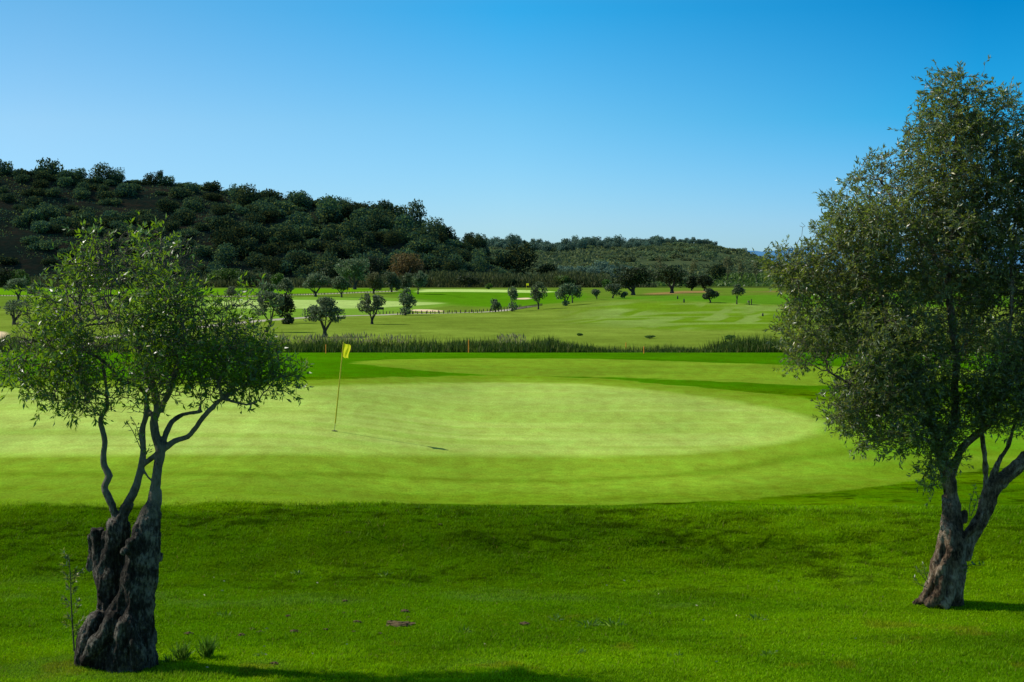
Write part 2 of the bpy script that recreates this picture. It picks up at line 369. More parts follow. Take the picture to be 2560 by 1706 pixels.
def lin(r, g, b, k=1.0):
    f = lambda v: ((v / 255 + .055) / 1.055) ** 2.4 if v > 10 else v / 255 / 12.92
    return np.array([f(r), f(g), f(b)]) * k
C = dict(rough=lin(75, 114, 2), rough2=lin(98, 136, 3), apron=lin(132, 164, 40), apron2=lin(108, 138, 22), green=lin(166, 188, 84), strip=lin(128, 160, 36),
         back=lin(74, 128, 3), field=lin(112, 134, 42), field2=lin(124, 146, 50), far=lin(118, 162, 44), farg=lin(182, 208, 110), mound=lin(102, 136, 24), stripe=lin(134, 158, 74),
         sand=lin(232, 206, 160), path=lin(176, 168, 146), earth=lin(150, 124, 72), ditch=lin(40, 56, 14), wild=lin(70, 88, 34))
def mixc(c, k, w):
    return c * (1 - w[..., None]) + k * w[..., None]
def ground_color(x, y):
    """colour, bumpiness and zone number of each ground point"""
    c = np.broadcast_to(C['rough'], x.shape + (3,)).copy()
    n1 = fbm(x / 1.3, y / .8, 3, 4); n2 = fbm(x / 4.5, y / 2.2, 9, 3)
    c = mixc(c, C['rough2'], sstep(.35, .65, n2) * .8)
    c = mixc(c, C['rough'] * 0.7, sstep(.46, .70, n1) * .5)
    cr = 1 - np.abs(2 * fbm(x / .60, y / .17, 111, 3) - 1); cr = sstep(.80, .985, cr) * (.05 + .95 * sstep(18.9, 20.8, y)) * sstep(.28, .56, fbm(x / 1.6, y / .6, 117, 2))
    c = c * (1 - .58 * cr)[..., None]  # dark crease strokes: shadows between grass clumps painted into the turf colour
    c = c * (1 - .20 * np.exp(-((y - 21.8) / 1.3) ** 2))[..., None] * (.9 + .25 * fbm(x / 7, y / 3, 97, 3))[..., None]  # darker band on the bank: longer grass, plus slope shade painted in
    c = mixc(c, lin(84, 116, 52), sstep(.60, .72, fbm(x / 2.3, y / 1.2, 77, 4)) * .32 * (1 - sstep(19.5, 21, y)))
    c = mixc(c, lin(112, 96, 40), sstep(.66, .78, fbm(x / .7, y / .5, 87, 4)) * .3 * (1 - sstep(17.5, 19, y)))
    ruf = np.full(x.shape, .9)
    zone = np.zeros(x.shape, int)
    yy = y + .0 * x
    # behind the green
    wb = sstep(42, 45, yy); c = mixc(c, C['back'], wb)
    c = mixc(c, C['back'] * .72, wb * sstep(.45, .7, fbm(x / 6, y / 5, 33, 3)) * .5)
    j = (fbm(x / .5, y / .5, 13, 3) - .5)
    ds = sdist(Z_strip, x, y) + j * .8; w = sstep(-.25, .35, ds); c = mixc(c, C['strip'] * .97, w)
    c = mixc(c, C['strip'] * .80, w * sstep(.45, .65, fbm(x / 8, y / 1.6, 143, 3)) * .8)
    da = sdist(Z_apron, x, y) + j * .45; w = sstep(-.16, .18, da); c = mixc(c, C['apron'], w)
    c = mixc(c, lin(92, 144, 14), w * sstep(4.5, 10, x) * .8); c = mixc(c, lin(106, 142, 26), w * (1 - sstep(23.5, 29.5, y)) * .55)
    near0 = 1 - sstep(28, 34, y)
    edge = w * (1 - sstep(.4, 2.2, da + 1.2 * (fbm(x / 2, y / 1, 15, 3) - .5)))
    c = mixc(c, C['apron2'], edge * .85)
    c = c * (1 + w * near0 * (.34 * (fbm(x / .16, y / .11, 121, 2) - .5)))[..., None]
    c = mixc(c, C['apron'] * .84, w * sstep(.45, .68, fbm(x / 2.6, y / .8, 17, 3)) * .6)
    near = 1 - sstep(40, 46, y)
    band = np.exp(-((da - 3.1 - .5 * (fbm(x / 3, y * 0, 19, 2) - .5)) / .3) ** 2) * near
    c = mixc(c, C['apron2'] * .85, w * band * .6)
    ruf = ruf * (1 - w) + .35 * w
    dg = sdist(Z_green, x, y); wg = sstep(-.45, .40, dg + j * .2)
    gcol = C['green'] * (0.86 + (.08) * fbm(x / 6.5, y / 1.5, 23, 4) + .05 + .14 * fbm(x / 2.2, y / .34, 27, 4))[..., None]
    mow = sstep(.36, .66, fbm(x / 11, y / .6 + x * .03, 25, 5))
    gcol = mixc(gcol, lin(138, 168, 54), mow * .5)
    gcol = mixc(gcol, lin(152, 174, 76), sstep(36, 42, y) * .5)
    gcol = mixc(gcol, lin(160, 186, 70), np.exp(-((dg - .3) / .5) ** 2) * .5)
    c = mixc(c, lin(128, 152, 40), np.exp(-((dg + .6) / .6) ** 2) * .4 * (1 - wg))
    c = c * (1 - wg[..., None]) + gcol * wg[..., None]; ruf = ruf * (1 - wg) + .16 * wg
    zone[dg > 0] = 1
    # ditch
    wd = sstep(74.5, 77, y) * (1 - sstep(98, 112, y)); c = mixc(c, C['ditch'], wd)
    # far field
    wf = sstep(98, 115, y)
    fn = fbm(x / 16, y / 14, 43, 4); fn2 = fbm(x / 4, y / 6, 53, 4)
    fc = mixc(np.broadcast_to(C['field'], c.shape), C['field2'], sstep(.35, .65, fn)); fc = mixc(fc, C['field'] * .82, sstep(.5, .7, fn2) * .45)
    fc = mixc(fc, lin(86, 118, 30), sstep(215, 290, y) * .6)
    for zn, col, sd in (('Z_fg2', lin(114, 152, 46), 2.0), ('Z_top', lin(98, 148, 14), 3), ('Z_topr', lin(84, 134, 14), 4), ('Z_fr', lin(88, 134, 26), 4)):
        fc = mixc(fc, col, sstep(-sd, sd, sdist(globals()[zn], x, y) + (fbm(x / 6, y / 9, 63, 3) - .5) * 4))
    wm = sstep(-5, 7, sdist(Z_mound, x, y) + (fbm(x / 6, y / 9, 65, 3) - .5) * 6)
    u = x * .82 - y * .20 + 3 * (fbm(x / 9, y / 16, 73, 2) - .5)
    st = np.maximum(sstep(.42, .62, vnoise(u / 1.1, y / 30, 81)) * sstep(.35, .6, fbm(x / 8, y / 12, 83, 3)), .8 * sstep(.5, .7, vnoise(x / 14, y / 5, 85)))
    mc = mixc(np.broadcast_to(C['mound'], c.shape), C['stripe'], st * .75)
    fc = fc * (1 - wm[..., None]) + mc * wm[..., None]
    fc = mixc(fc, C['farg'] * .86, sstep(-1.5, 1.5, sdist(Z_green2, x, y)))
    df = sdist(Z_far, x, y); fc = mixc(fc, C['farg'], sstep(-1.5, 1.5, df))
    fc = mixc(fc, C['earth'], sstep(-2, 3, sdist(Z_earth, x, y) + (fbm(x / 3, y / 4, 91, 3) - .5) * 5))
    fc = mixc(fc, C['earth'] * .8, .6 * sstep(-2, 4, sdist(Z_earth2, x, y) + (fbm(x / 3, y / 4, 93, 3) - .5) * 8))
    dp1 = ldist(L_path1, x, y); fc = mixc(fc, C['path'], 1 - sstep(1.0, 1.7, dp1))
    dp2 = ldist(L_path2, x, y); fc = mixc(fc, C['path'] * .95, 1 - sstep(1.6, 3.0, dp2))
    db = np.maximum(np.maximum(sdist(Z_b1, x, y), sdist(Z_b2, x, y)), sdist(Z_b3, x, y)); fc = mixc(fc, C['sand'], sstep(-.4, .6, db))
    fc = mixc(fc, C['wild'], sstep(500, 540, y))
    c = c * (1 - wf[..., None]) + fc * wf[..., None]
    ruf = ruf * (1 - wf) + .5 * wf
    far = y > 112
    zone[far & (sdist(Z_green2, x, y) > 0)] = 2; zone[far & (df > 0)] = 3
    zone[far & (dp1 < 1.4)] = 4; zone[far & (dp2 < 2.3)] = 5
    zone[far & (db > 0)] = 6
    return c, ruf, zone

rows = np.concatenate([np.linspace(-40, 8, 40)[:-1], np.linspace(8, 12, 30)[:-1], np.geomspace(12, 46, 620)[:-1], np.geomspace(46, 130, 210)[:-1], np.geomspace(130, 560, 380)[:-1], np.geomspace(560, 14000, 40)])
NC = 560
u = np.linspace(-1, 1, NC)
YY = np.repeat(rows[:, None], NC, 1)
XX = u[None] * (.43 * np.maximum(np.abs(YY), 9) + 7 * (1 - sstep(10, 60, YY)) + sstep(300, 3000, YY) * 1500)
ZZ = terrain(XX, YY)
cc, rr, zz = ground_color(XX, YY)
V = np.stack([XX, YY, ZZ], -1).reshape(-1, 3)
i = np.arange(len(rows) - 1)[:, None] * NC; j = np.arange(NC - 1)[None]
FQ = np.stack([i + j, i + j + 1, i + NC + j + 1, i + NC + j], -1).reshape(-1, 4)
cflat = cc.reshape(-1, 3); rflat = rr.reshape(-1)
fz = zz.reshape(-1)[FQ[:, 0]]
def zone_obj(name, z):
    f = FQ[fz == z]
    if not len(f): return None
    ids, inv = np.unique(f, return_inverse=True)
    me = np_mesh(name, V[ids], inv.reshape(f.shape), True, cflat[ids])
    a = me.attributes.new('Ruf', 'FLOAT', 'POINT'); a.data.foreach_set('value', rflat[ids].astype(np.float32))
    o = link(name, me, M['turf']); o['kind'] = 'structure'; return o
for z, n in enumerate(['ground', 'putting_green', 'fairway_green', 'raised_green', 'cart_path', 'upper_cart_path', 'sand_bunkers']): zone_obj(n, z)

# ------------------------------------------------------------------ sun from the flagstick's shadow
pin = G(836, 1078)
pin_top = at(859, 855, pin.y - .02)
tip = G(1110, 1122)
sun_dir = (pin_top - tip).normalized()
sun_el = math.asin(sun_dir.z); sun_az = math.atan2(sun_dir.x, sun_dir.y)
print('sun el %.1f az %.1f pin %s' % (math.degrees(sun_el), math.degrees(sun_az), tuple(round(v, 2) for v in pin)))

# ------------------------------------------------------------------ grass blades of the near rough (stuff)
def grass_blades():
    rs = np.random.RandomState(3); Vs = []; Cs = []
    n = 520000
    y = 14.2 + (24.6 - 14.2) * rs.rand(n) ** 1.25
    x = (rs.rand(n) * 2 - 1) * (.385 * y)
    keep = ((sdist(Z_apron, x, y) + .1 * rs.normal(size=n)) < .02) & (rs.rand(n) < np.clip(1.15 - (y - 14) / 16, .3, 1))
    x = x[keep]; y = y[keep]; n = len(x)
    z = terrain(x, y)
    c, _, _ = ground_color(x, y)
    tuft = sstep(.55, .8, fbm(x / .35, y / .35, 101, 3))
    L = (.014 + .022 * rs.rand(n)) * (1 + .9 * tuft) * (1 + .5 * sstep(19.8, 21.5, y)); W = .0035 + .0035 * rs.rand(n)
    a = rs.rand(n) * 6.283; lean = (.25 + .75 * rs.rand(n)) * L
    base = np.stack([x, y, z - .004], 1)
    side = np.stack([np.cos(a), np.sin(a), np.zeros(n)], 1) * W[:, None]
    b = rs.rand(n) * 6.283
    tipv = base + np.stack([np.cos(b) * lean, np.sin(b) * lean, L], 1)
    Vv = np.stack([base - side, base + side, tipv], 1).reshape(-1, 3)
    k = (.75 + .7 * rs.rand(n))[:, None]
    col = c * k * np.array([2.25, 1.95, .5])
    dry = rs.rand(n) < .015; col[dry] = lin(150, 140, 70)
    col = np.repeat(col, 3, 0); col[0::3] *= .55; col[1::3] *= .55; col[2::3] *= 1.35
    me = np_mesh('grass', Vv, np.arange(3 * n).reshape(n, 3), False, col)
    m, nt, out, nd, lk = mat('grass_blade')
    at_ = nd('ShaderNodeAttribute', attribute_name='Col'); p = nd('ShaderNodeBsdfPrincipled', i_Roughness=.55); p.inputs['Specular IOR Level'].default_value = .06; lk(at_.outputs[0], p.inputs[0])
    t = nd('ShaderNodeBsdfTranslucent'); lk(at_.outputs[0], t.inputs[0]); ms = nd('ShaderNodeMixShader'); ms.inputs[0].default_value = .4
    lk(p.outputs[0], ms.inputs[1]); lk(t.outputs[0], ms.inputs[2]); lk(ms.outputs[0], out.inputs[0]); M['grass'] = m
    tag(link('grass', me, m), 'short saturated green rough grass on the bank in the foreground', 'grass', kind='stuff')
grass_blades()

# ------------------------------------------------------------------ the two near olives
def remesh_trunk(tubes, voxel, amp, freq, rs_seed, name):
    bm = bmesh.new()
    for pts, rad in tubes:
        Vt, Ft = tube_arrays(pts, rad, 12, True)
        b2 = quads_to_bm(Vt, Ft); me = bpy.data.meshes.new('t'); b2.to_mesh(me); b2.free(); bm.from_mesh(me); bpy.data.meshes.remove(me)
    bmesh.ops.recalc_face_normals(bm, faces=bm.faces)
    me = bpy.data.meshes.new(name + '_raw'); bm.to_mesh(me); bm.free()
    o = bpy.data.objects.new('tmp', me); COL.objects.link(o)
    md = o.modifiers.new('r', 'REMESH'); md.mode = 'VOXEL'; md.voxel_size = voxel; md.use_smooth_shade = True
    sm = o.modifiers.new('s', 'SMOOTH'); sm.iterations = 2; sm.factor = .5
    dg = bpy.context.evaluated_depsgraph_get(); ev = o.evaluated_get(dg)
    res = bpy.data.meshes.new_from_object(ev); bpy.data.objects.remove(o); bpy.data.meshes.remove(me)
    n = len(res.vertices); co = np.empty(n * 3, np.float32); no = np.empty(n * 3, np.float32)
    res.vertices.foreach_get('co', co); res.vertices.foreach_get('normal', no); co = co.reshape(-1, 3).astype(float); no = no.reshape(-1, 3)
    d = np.array([mnoise.fractal(Vector((c[0] * freq, c[1] * freq, c[2] * freq * .5 + rs_seed)), .9, 2.1, 6) + .6 * mnoise.noise(Vector((c[0] * freq * .35, c[1] * freq * .35, c[2] * freq * .25 + 9))) + .45 * mnoise.noise(Vector((c[0] * freq * 2.6, c[1] * freq * 2.6, c[2] * freq * 1.1 + 3))) for c in co])
    co += no * (d * amp(co[:, 2]))[:, None]
    res.vertices.foreach_set('co', co.astype(np.float32).ravel()); res.update(); res.name = name
    res.polygons.foreach_set('use_smooth', np.ones(len(res.polygons), bool))
    return res
def colonize(P0, par0, A, di, dk, step, iters, rs, up=.0, jit=.25, cap=9000):
    P = [np.array(p) for p in P0]; par = list(par0)
    pts = np.array(P); A = A.copy()
    dist = np.full(len(A), 1e9); idx = np.zeros(len(A), int)
    def upd(new, off):
        for s in range(0, len(new), 400):
            d = np.linalg.norm(A[:, None] - new[None, s:s + 400], axis=2); k = d.argmin(1); dm = d[np.arange(len(A)), k]
            m = dm < dist; dist[m] = dm[m]; idx[m] = k[m] + off + s
    upd(pts, 0); first = True
    for it in range(iters):
        m = dist < di if not first else dist < di * 3
        if not m.any(): break
        first = it < 4
        acc = np.zeros((len(pts), 3)); np.add.at(acc, idx[m], unit(A[m] - pts[idx[m]]))
        g = np.unique(idx[m]); d = unit(acc[g]) + rs.normal(size=(len(g), 3)) * jit; d[:, 2] += up; d = unit(d)
        new = pts[g] + d * step
        off = len(pts); pts = np.concatenate([pts, new]); par += list(g); upd(new, off)
        k = dist > dk; A = A[k]; dist = dist[k]; idx = idx[k]
        if not len(A) or len(pts) > cap: break
    return pts, np.array(par)
def edges_mesh(pts, par, rad, n0, sides=4):
    i = np.arange(n0, len(pts)); a = pts[par[i]]; b = pts[i]; ra = np.minimum(rad[par[i]], rad[i] * 1.5)[:, None, None]; rb = rad[i][:, None, None]
    T = unit(b - a); S = unit(np.cross(T, np.array([.3, .8, .5]))); U = np.cross(T, S)
    an = np.arange(sides) / sides * 2 * np.pi; o = S[:, None] * np.cos(an)[None, :, None] + U[:, None] * np.sin(an)[None, :, None]
    b = b + T * rb[:, 0] * .6
    Vv = np.concatenate([a[:, None] + o * ra, b[:, None] + o * rb], 1)
    k = np.arange(sides); k2 = (k + 1) % sides
    Fb = np.stack([k, k2, k2 + sides, k + sides], -1)
    Fq = (np.arange(len(i)) * 2 * sides)[:, None, None] + Fb[None]
    return Vv.reshape(-1, 3), Fq.reshape(-1, 4)
def near_olive(root, Y, tubes_px, limbs_px, blobs_px, nA, leafmat, barkmat, leaf, seed, voxel, ampf, cfg, sparse=None):
    """tubes_px: stout trunk cords; limbs_px: limbs that also carry twigs (x,y,r px, depth m)"""
    rs = np.random.RandomState(seed); base = np.array(root.location)
    tubes = []; P0 = []; par0 = []; rad0 = []
    def conv(pl):
        q = [np.array(at(p[0], p[1], Y + p[3])) - base for p in pl]; r = [p[2] / F * Y for p in pl]
        return smooth_poly(q, r, .05)
    for pl in tubes_px: tubes.append(conv(pl))
    for pl in limbs_px:
        p, r = conv(pl); wob = rs.normal(size=(len(p), 3)).cumsum(0) * .003; wob -= np.linspace(0, 1, len(p))[:, None] * wob[-1]
        p = p + wob
        tubes.append((p, r)); o = len(P0); 
        for t in range(0, len(p), 2): 
            P0.append(p[t]); par0.append(max(len(P0) - 2, o) if len(P0) - 1 > o else len(P0) - 1); rad0.append(r[t])
    me = remesh_trunk(tubes, voxel, ampf, 9.0, seed * 3.1, root.name + '_trunk')
    link('trunk', me, barkmat, root)
    B = [(*(np.array(at(b[0], b[1], Y + b[4])) - base), b[2] / F * Y, b[5], b[3] / F * Y) for b in blobs_px]
    for b in list(B)[1:]:
        for q in range(cfg.get('sat', 0)):
            d = unit(rs.normal(size=3)); f = rs.uniform(.26, .42)
            B.append((*(np.array(b[:3]) + d * np.array(b[3:]) * 1.02), b[3] * f + .06, b[4] * f + .06, b[5] * f + .06))
    A, _ = lobes(B, nA, rs, cfg.get('shell', .35))
    hi = np.array([q for q in range(len(P0)) if rad0[q] < cfg.get('growmax', .05)])
    # only the thin ends of the limbs sprout
    mp = {q: k for k, q in enumerate(hi)}
    P1 = np.array(P0)[hi]
    pts, par = colonize(P1, list(range(len(hi))), A, cfg['di'], cfg['dk'], cfg['step'], cfg['iters'], rs, cfg.get('up', .0), cfg.get('jit', .3), cfg.get('cap', 9000))
    n0 = len(hi); n = len(pts)
    e = 2.3; w = np.zeros(n); ch = np.zeros(n, int)
    for q in range(n0, n): ch[par[q]] += 1
    tipr = cfg.get('tip', .0028)
    for q in range(n - 1, n0 - 1, -1):
        if w[q] == 0: w[q] = tipr ** e
        w[par[q]] += w[q]
    rad = np.maximum(w, 1e-12) ** (1 / e); rad = np.minimum(rad, .045); rad[:n0] = np.minimum(rad[:n0], np.array(rad0)[hi] * .8)
    Vb, Fb = edges_mesh(pts, par, rad, n0, 5)
    # leafy shoots spring from the thin twigs, leaves set along each shoot
    th = np.where(rad[n0:] < cfg['leafr'])[0] + n0
    q = np.repeat(th, cfg['shoots'])
    dens = fbm(pts[q][:, 0] / .5 + 40, pts[q][:, 2] / .5 + pts[q][:, 1] / .6, seed, 2); q = q[dens + cfg.get('soft', .09) * rs.normal(size=len(q)) > cfg.get('gap', .38)]
    T0 = unit(pts[q] - pts[par[q]]); Sd = unit(T0 * .55 + unit(rs.normal(size=(len(q), 3))) * .8 + np.array([0, 0, cfg.get('lift', .15)]))
    SL = cfg['slen'] * rs.uniform(.5, 1.2, len(q))[:, None]
    bend = unit(rs.normal(size=(len(q), 3))) * .25
    A0 = pts[q]; A1 = A0 + Sd * SL * .5; A2 = A0 + unit(Sd + bend) * SL
    sp = np.concatenate([A0, A1, A2]); ns = len(q); spar = np.concatenate([np.arange(ns), np.arange(ns), np.arange(ns) + ns]); srad = np.concatenate([np.full(ns, .0022), np.full(ns, .0018), np.full(ns, .0011)])
    Vs, Fs = edges_mesh(sp, spar, srad, ns, 3)
    Vb, Fb = cat_meshes([(Vb, Fb), (Vs, Fs)])
    link('branches', np_mesh('branches', Vb, Fb, True), M['twig'], root)
    k = cfg['perseg']; e_ = np.repeat(np.arange(ns), k); t = rs.rand(len(e_), 1) ** .75
    pos = np.where(t < .5, A0[e_] + (A1[e_] - A0[e_]) * t * 2, A1[e_] + (A2[e_] - A1[e_]) * (t - .5) * 2)
    T = unit(A2[e_] - A0[e_]); side = unit(np.cross(T, unit(rs.normal(size=(len(e_), 3)))))
    D = T * (.45 + .5 * t) + side * (.35 + .5 * rs.rand(len(e_), 1))
    q = e_; L = leaf[0] * (.6 + .65 * rs.rand(len(q)))
    Vl, Fl = leaf_arrays(pos, D, L, L * leaf[1], .15, rs)
    link('crown', np_mesh('crown', Vl, Fl, False), leafmat, root)
    print('TREE', root.name, 'nodes', n, 'leaves', len(q), 'trunk verts', len(me.vertices))

# --- left olive
lb = G(288, 1662)
YL = lb.y
left = empty('olive_tree', lb, 'bright leafy old olive tree on the left with hollow grey stump and three thin stems', 'tree')
def cl(L, dx=0): return [(100 + p[0] / 2.118, 960 + p[1] / 2.118, p[2] / 2.118, p[3]) for p in L]
tubesL = [
    # right hand trunk, bulky
    cl([(470, 1530, 135, 0), (480, 1400, 118, 0), (490, 1250, 96, 0), (515, 1080, 78, -.02), (545, 930, 74, -.03), (572, 800, 70, 0), (580, 710, 62, 0), (606, 630, 40, 0), (618, 560, 28, 0)]),
    cl([(560, 1530, 62, -.05), (555, 1380, 55, -.1), (560, 1240, 42, -.1), (580, 1120, 34, -.08), (600, 900, 36, -.06), (610, 760, 32, -.03), (622, 680, 22, 0)]),
    cl([(420, 1540, 70, -.2), (430, 1420, 62, -.22), (450, 1310, 48, -.2), (500, 1180, 42, -.16), (480, 1000, 38, -.12), (515, 860, 40, -.1), (520, 770, 34, -.06), (540, 712, 24, 0)]),
    cl([(330, 1530, 72, -.05), (345, 1400, 66, -.1), (390, 1240, 46, -.1), (440, 1110, 36, -.1), (470, 960, 30, -.1), (490, 840, 34, -.1), (480, 850, 14, -.15)]),
    # low left burl and root flare
    cl([(250, 1500, 55, 0), (250, 1400, 60, 0), (270, 1320, 62, 0), (300, 1250, 46, 0), (322, 1205, 22, 0)]),
    cl([(240, 1470, 34, -.15), (300, 1380, 40, -.2), (360, 1300, 40, -.2), (400, 1200, 30, -.16)]),
    cl([(500, 1520, 40, -.25), (520, 1440, 36, -.3), (500, 1340, 30, -.28), (470, 1260, 44, -.25), (430, 1300, 36, -.25), (420, 1400, 30, -.25)]),
    cl([(230, 1455, 22, -.1), (215, 1475, 18, -.15)]), cl([(605, 1380, 16, 0), (590, 1330, 26, 0), (585, 1250, 22, 0), (600, 1160, 14, 0)]),
    # left stump
    cl([(420, 1350, 80, .15), (390, 1200, 78, .15), (375, 1080, 74, .15), (388, 960, 68, .15), (405, 860, 62, .15), (412, 760, 60, .15), (416, 728, 60, .15)]),
    cl([(345, 1120, 50, .1), (335, 1000, 36, .1), (368, 880, 28, .08), (378, 780, 24, .08), (380, 745, 22, .08)]),
    # broken stub far left
    cl([(330, 1060, 36, .2), (308, 960, 34, .2), (300, 870, 30, .2), (305, 790, 29, .2), (306, 768, 30, .2)]),
    cl([(330, 960, 18, .12), (335, 880, 15, .12), (340, 780, 13, .12)]), cl([(275, 990, 16, .22), (262, 970, 14, .22), (272, 900, 14, .22), (262, 840, 9, .22), (268, 800, 7, .22)]),
    # knot
    cl([(470, 880, 26, -.14), (440, 885, 20, -.2), (434, 905, 10, -.22)]), cl([(470, 830, 22, -.14), (490, 850, 26, -.18)]),
    cl([(640, 890, 16, 0), (625, 930, 24, 0)]),
]
def cu(L): return [(p[0] / 2.614, 540 + p[1] / 2.614, p[2] / 2.614, p[3]) for p in L]
limbsL = [
    cl([(606, 630, 38, 0), (612, 540, 28, 0), (628, 430, 25, 0), (640, 350, 27, 0), (612, 270, 24, 0), (603, 200, 23, 0), (622, 130, 20, 0)]) + cu([(1010, 1130, 24, .05), (960, 1000, 22, .1), (915, 870, 20, .1), (905, 740, 17, .05), (850, 620, 15, 0), (830, 540, 13, -.1), (760, 430, 10, -.1), (700, 330, 7, -.1)]),
    cl([(635, 150, 20, 0), (655, 100, 14, 0)]) + cu([(1100, 1160, 22, -.05), (1125, 1090, 18, -.1), (1150, 960, 15, -.2), (1210, 820, 12, -.3), (1170, 640, 10, -.3), (1110, 480, 8, -.3), (1080, 330, 6, -.2)]),
    cl([(655, 345, 18, 0), (710, 305, 15, 0), (780, 282, 15, 0), (812, 250, 15, -.05), (855, 190, 14, -.1), (920, 120, 12, -.15), (965, 78, 11, -.2), (1010, 90, 7, -.2), (1090, 110, 6, -.25), (1180, 80, 4, -.3)]),
    cl([(965, 78, 10, -.2), (950, 20, 9, -.25)]) + cu([(1440, 1060, 12, -.3), (1480, 940, 10, -.3), (1530, 800, 8, -.3)]),
    cu([(1440, 1190, 12, -.2), (1560, 1130, 9, -.1), (1680, 1040, 8, 0), (1820, 1010, 6, .1)]),
    cl([(655, 315, 17, .02), (668, 260, 15, .05), (700, 205, 14, .1), (760, 165, 12, .15), (840, 150, 10, .2), (862, 148, 6, .2)]),
    cl([(845, 150, 9, .2), (850, 100, 8, .25), (880, 60, 8, .3)]) + cu([(1300, 1000, 10, .4), (1350, 850, 8, .5)]),
    # mid stem
    cl([(425, 745, 40, .12), (440, 690, 28, .1), (470, 620, 24, .1), (505, 550, 22, .1), (535, 440, 19, .1), (552, 330, 17, .1), (545, 240, 17, .1), (565, 150, 15, .1)]) + cu([(960, 1190, 17, .15), (985, 1100, 15, .2), (960, 1000, 13, .4), (1000, 860, 11, .5), (960, 700, 9, .5), (1020, 560, 7, .5)]),
    cl([(540, 435, 15, .1), (580, 405, 15, .05), (618, 370, 14, 0)]), cl([(548, 450, 8, .1), (575, 490, 7, .05), (596, 515, 8, 0)]),
    cl([(575, 150, 15, .1), (600, 165, 14, .05), (612, 170, 12, 0)]),
    # left stem
    cl([(420, 745, 34, .14), (400, 680, 24, .14), (362, 600, 20, .14), (340, 545, 20, .14), (366, 488, 21, .14), (340, 435, 18, .14), (338, 380, 16, .14), (346, 300, 16, .14), (330, 230, 15, .14), (322, 185, 15, .14), (352, 130, 13, .14)]) + cu([(700, 1220, 13, .1), (690, 1120, 11, .1), (680, 1010, 10, .1), (640, 880, 8, .2), (560, 760, 7, .3), (520, 640, 5, .3)]),
    cu([(960, 1180, 15, .1), (870, 1110, 13, -.1), (760, 1070, 12, -.2), (700, 980, 10, -.3), (560, 900, 9, -.4), (400, 880, 7, -.4), (220, 850, 5, -.4)]),
    cu([(700, 1180, 8, .1), (560, 1100, 8, -.2), (420, 1020, 7, -.3), (280, 990, 6, -.3), (130, 940, 4, -.3)]),
    cu([(905, 740, 15, .05), (940, 730, 13, 0), (1000, 665, 12, -.1), (1080, 640, 10, -.1), (1230, 640, 7, 0), (1400, 640, 5, .1)]),
    cu([(860, 640, 10, .0), (760, 700, 9, .2), (560, 720, 8, .3), (340, 790, 6, .4)]),
    cu([(830, 540, 9, -.1), (720, 520, 8, -.3), (600, 570, 6, -.4), (460, 600, 5, -.5)]),
]
blobsL = [(330, 650, 125, 85, 0, .55), (300, 745, 190, 95, 0, .8), (425, 720, 85, 80, 0, .4), (190, 790, 130, 90, 0, .7), (95, 880, 90, 80, 0, .5), (180, 965, 110, 65, -.1, .5), (330, 880, 190, 110, -.2, .8),
          (515, 830, 130, 105, 0, .7), (610, 900, 115, 80, 0, .5), (690, 930, 70, 55, 0, .35), (230, 1000, 80, 40, -.1, .4), (450, 940, 110, 55, -.2, .5), (560, 965, 100, 40, 0, .4), (590, 800, 80, 90, .2, .4), (240, 640, 60, 50, 0, .3), (480, 650, 30, 40, 0, .15), (40, 880, 60, 60, 0, .35), (735, 935, 35, 35, 0, .2), (100, 790, 60, 60, 0, .3)]
near_olive(left, YL, tubesL, limbsL, blobsL, 9000, M['leaf_l'], M['bark_l'], (.074, .30), 11, .0115,
           lambda z: np.where(z < 1.75, .024, .006), dict(di=.40, dk=.06, step=.05, iters=150, leafr=.0062, perseg=5, shoots=1, slen=.20, sat=1, keep=1., up=.03, jit=.38, gap=.50, growmax=.075, shell=.45, cap=16000, tip=.0026))

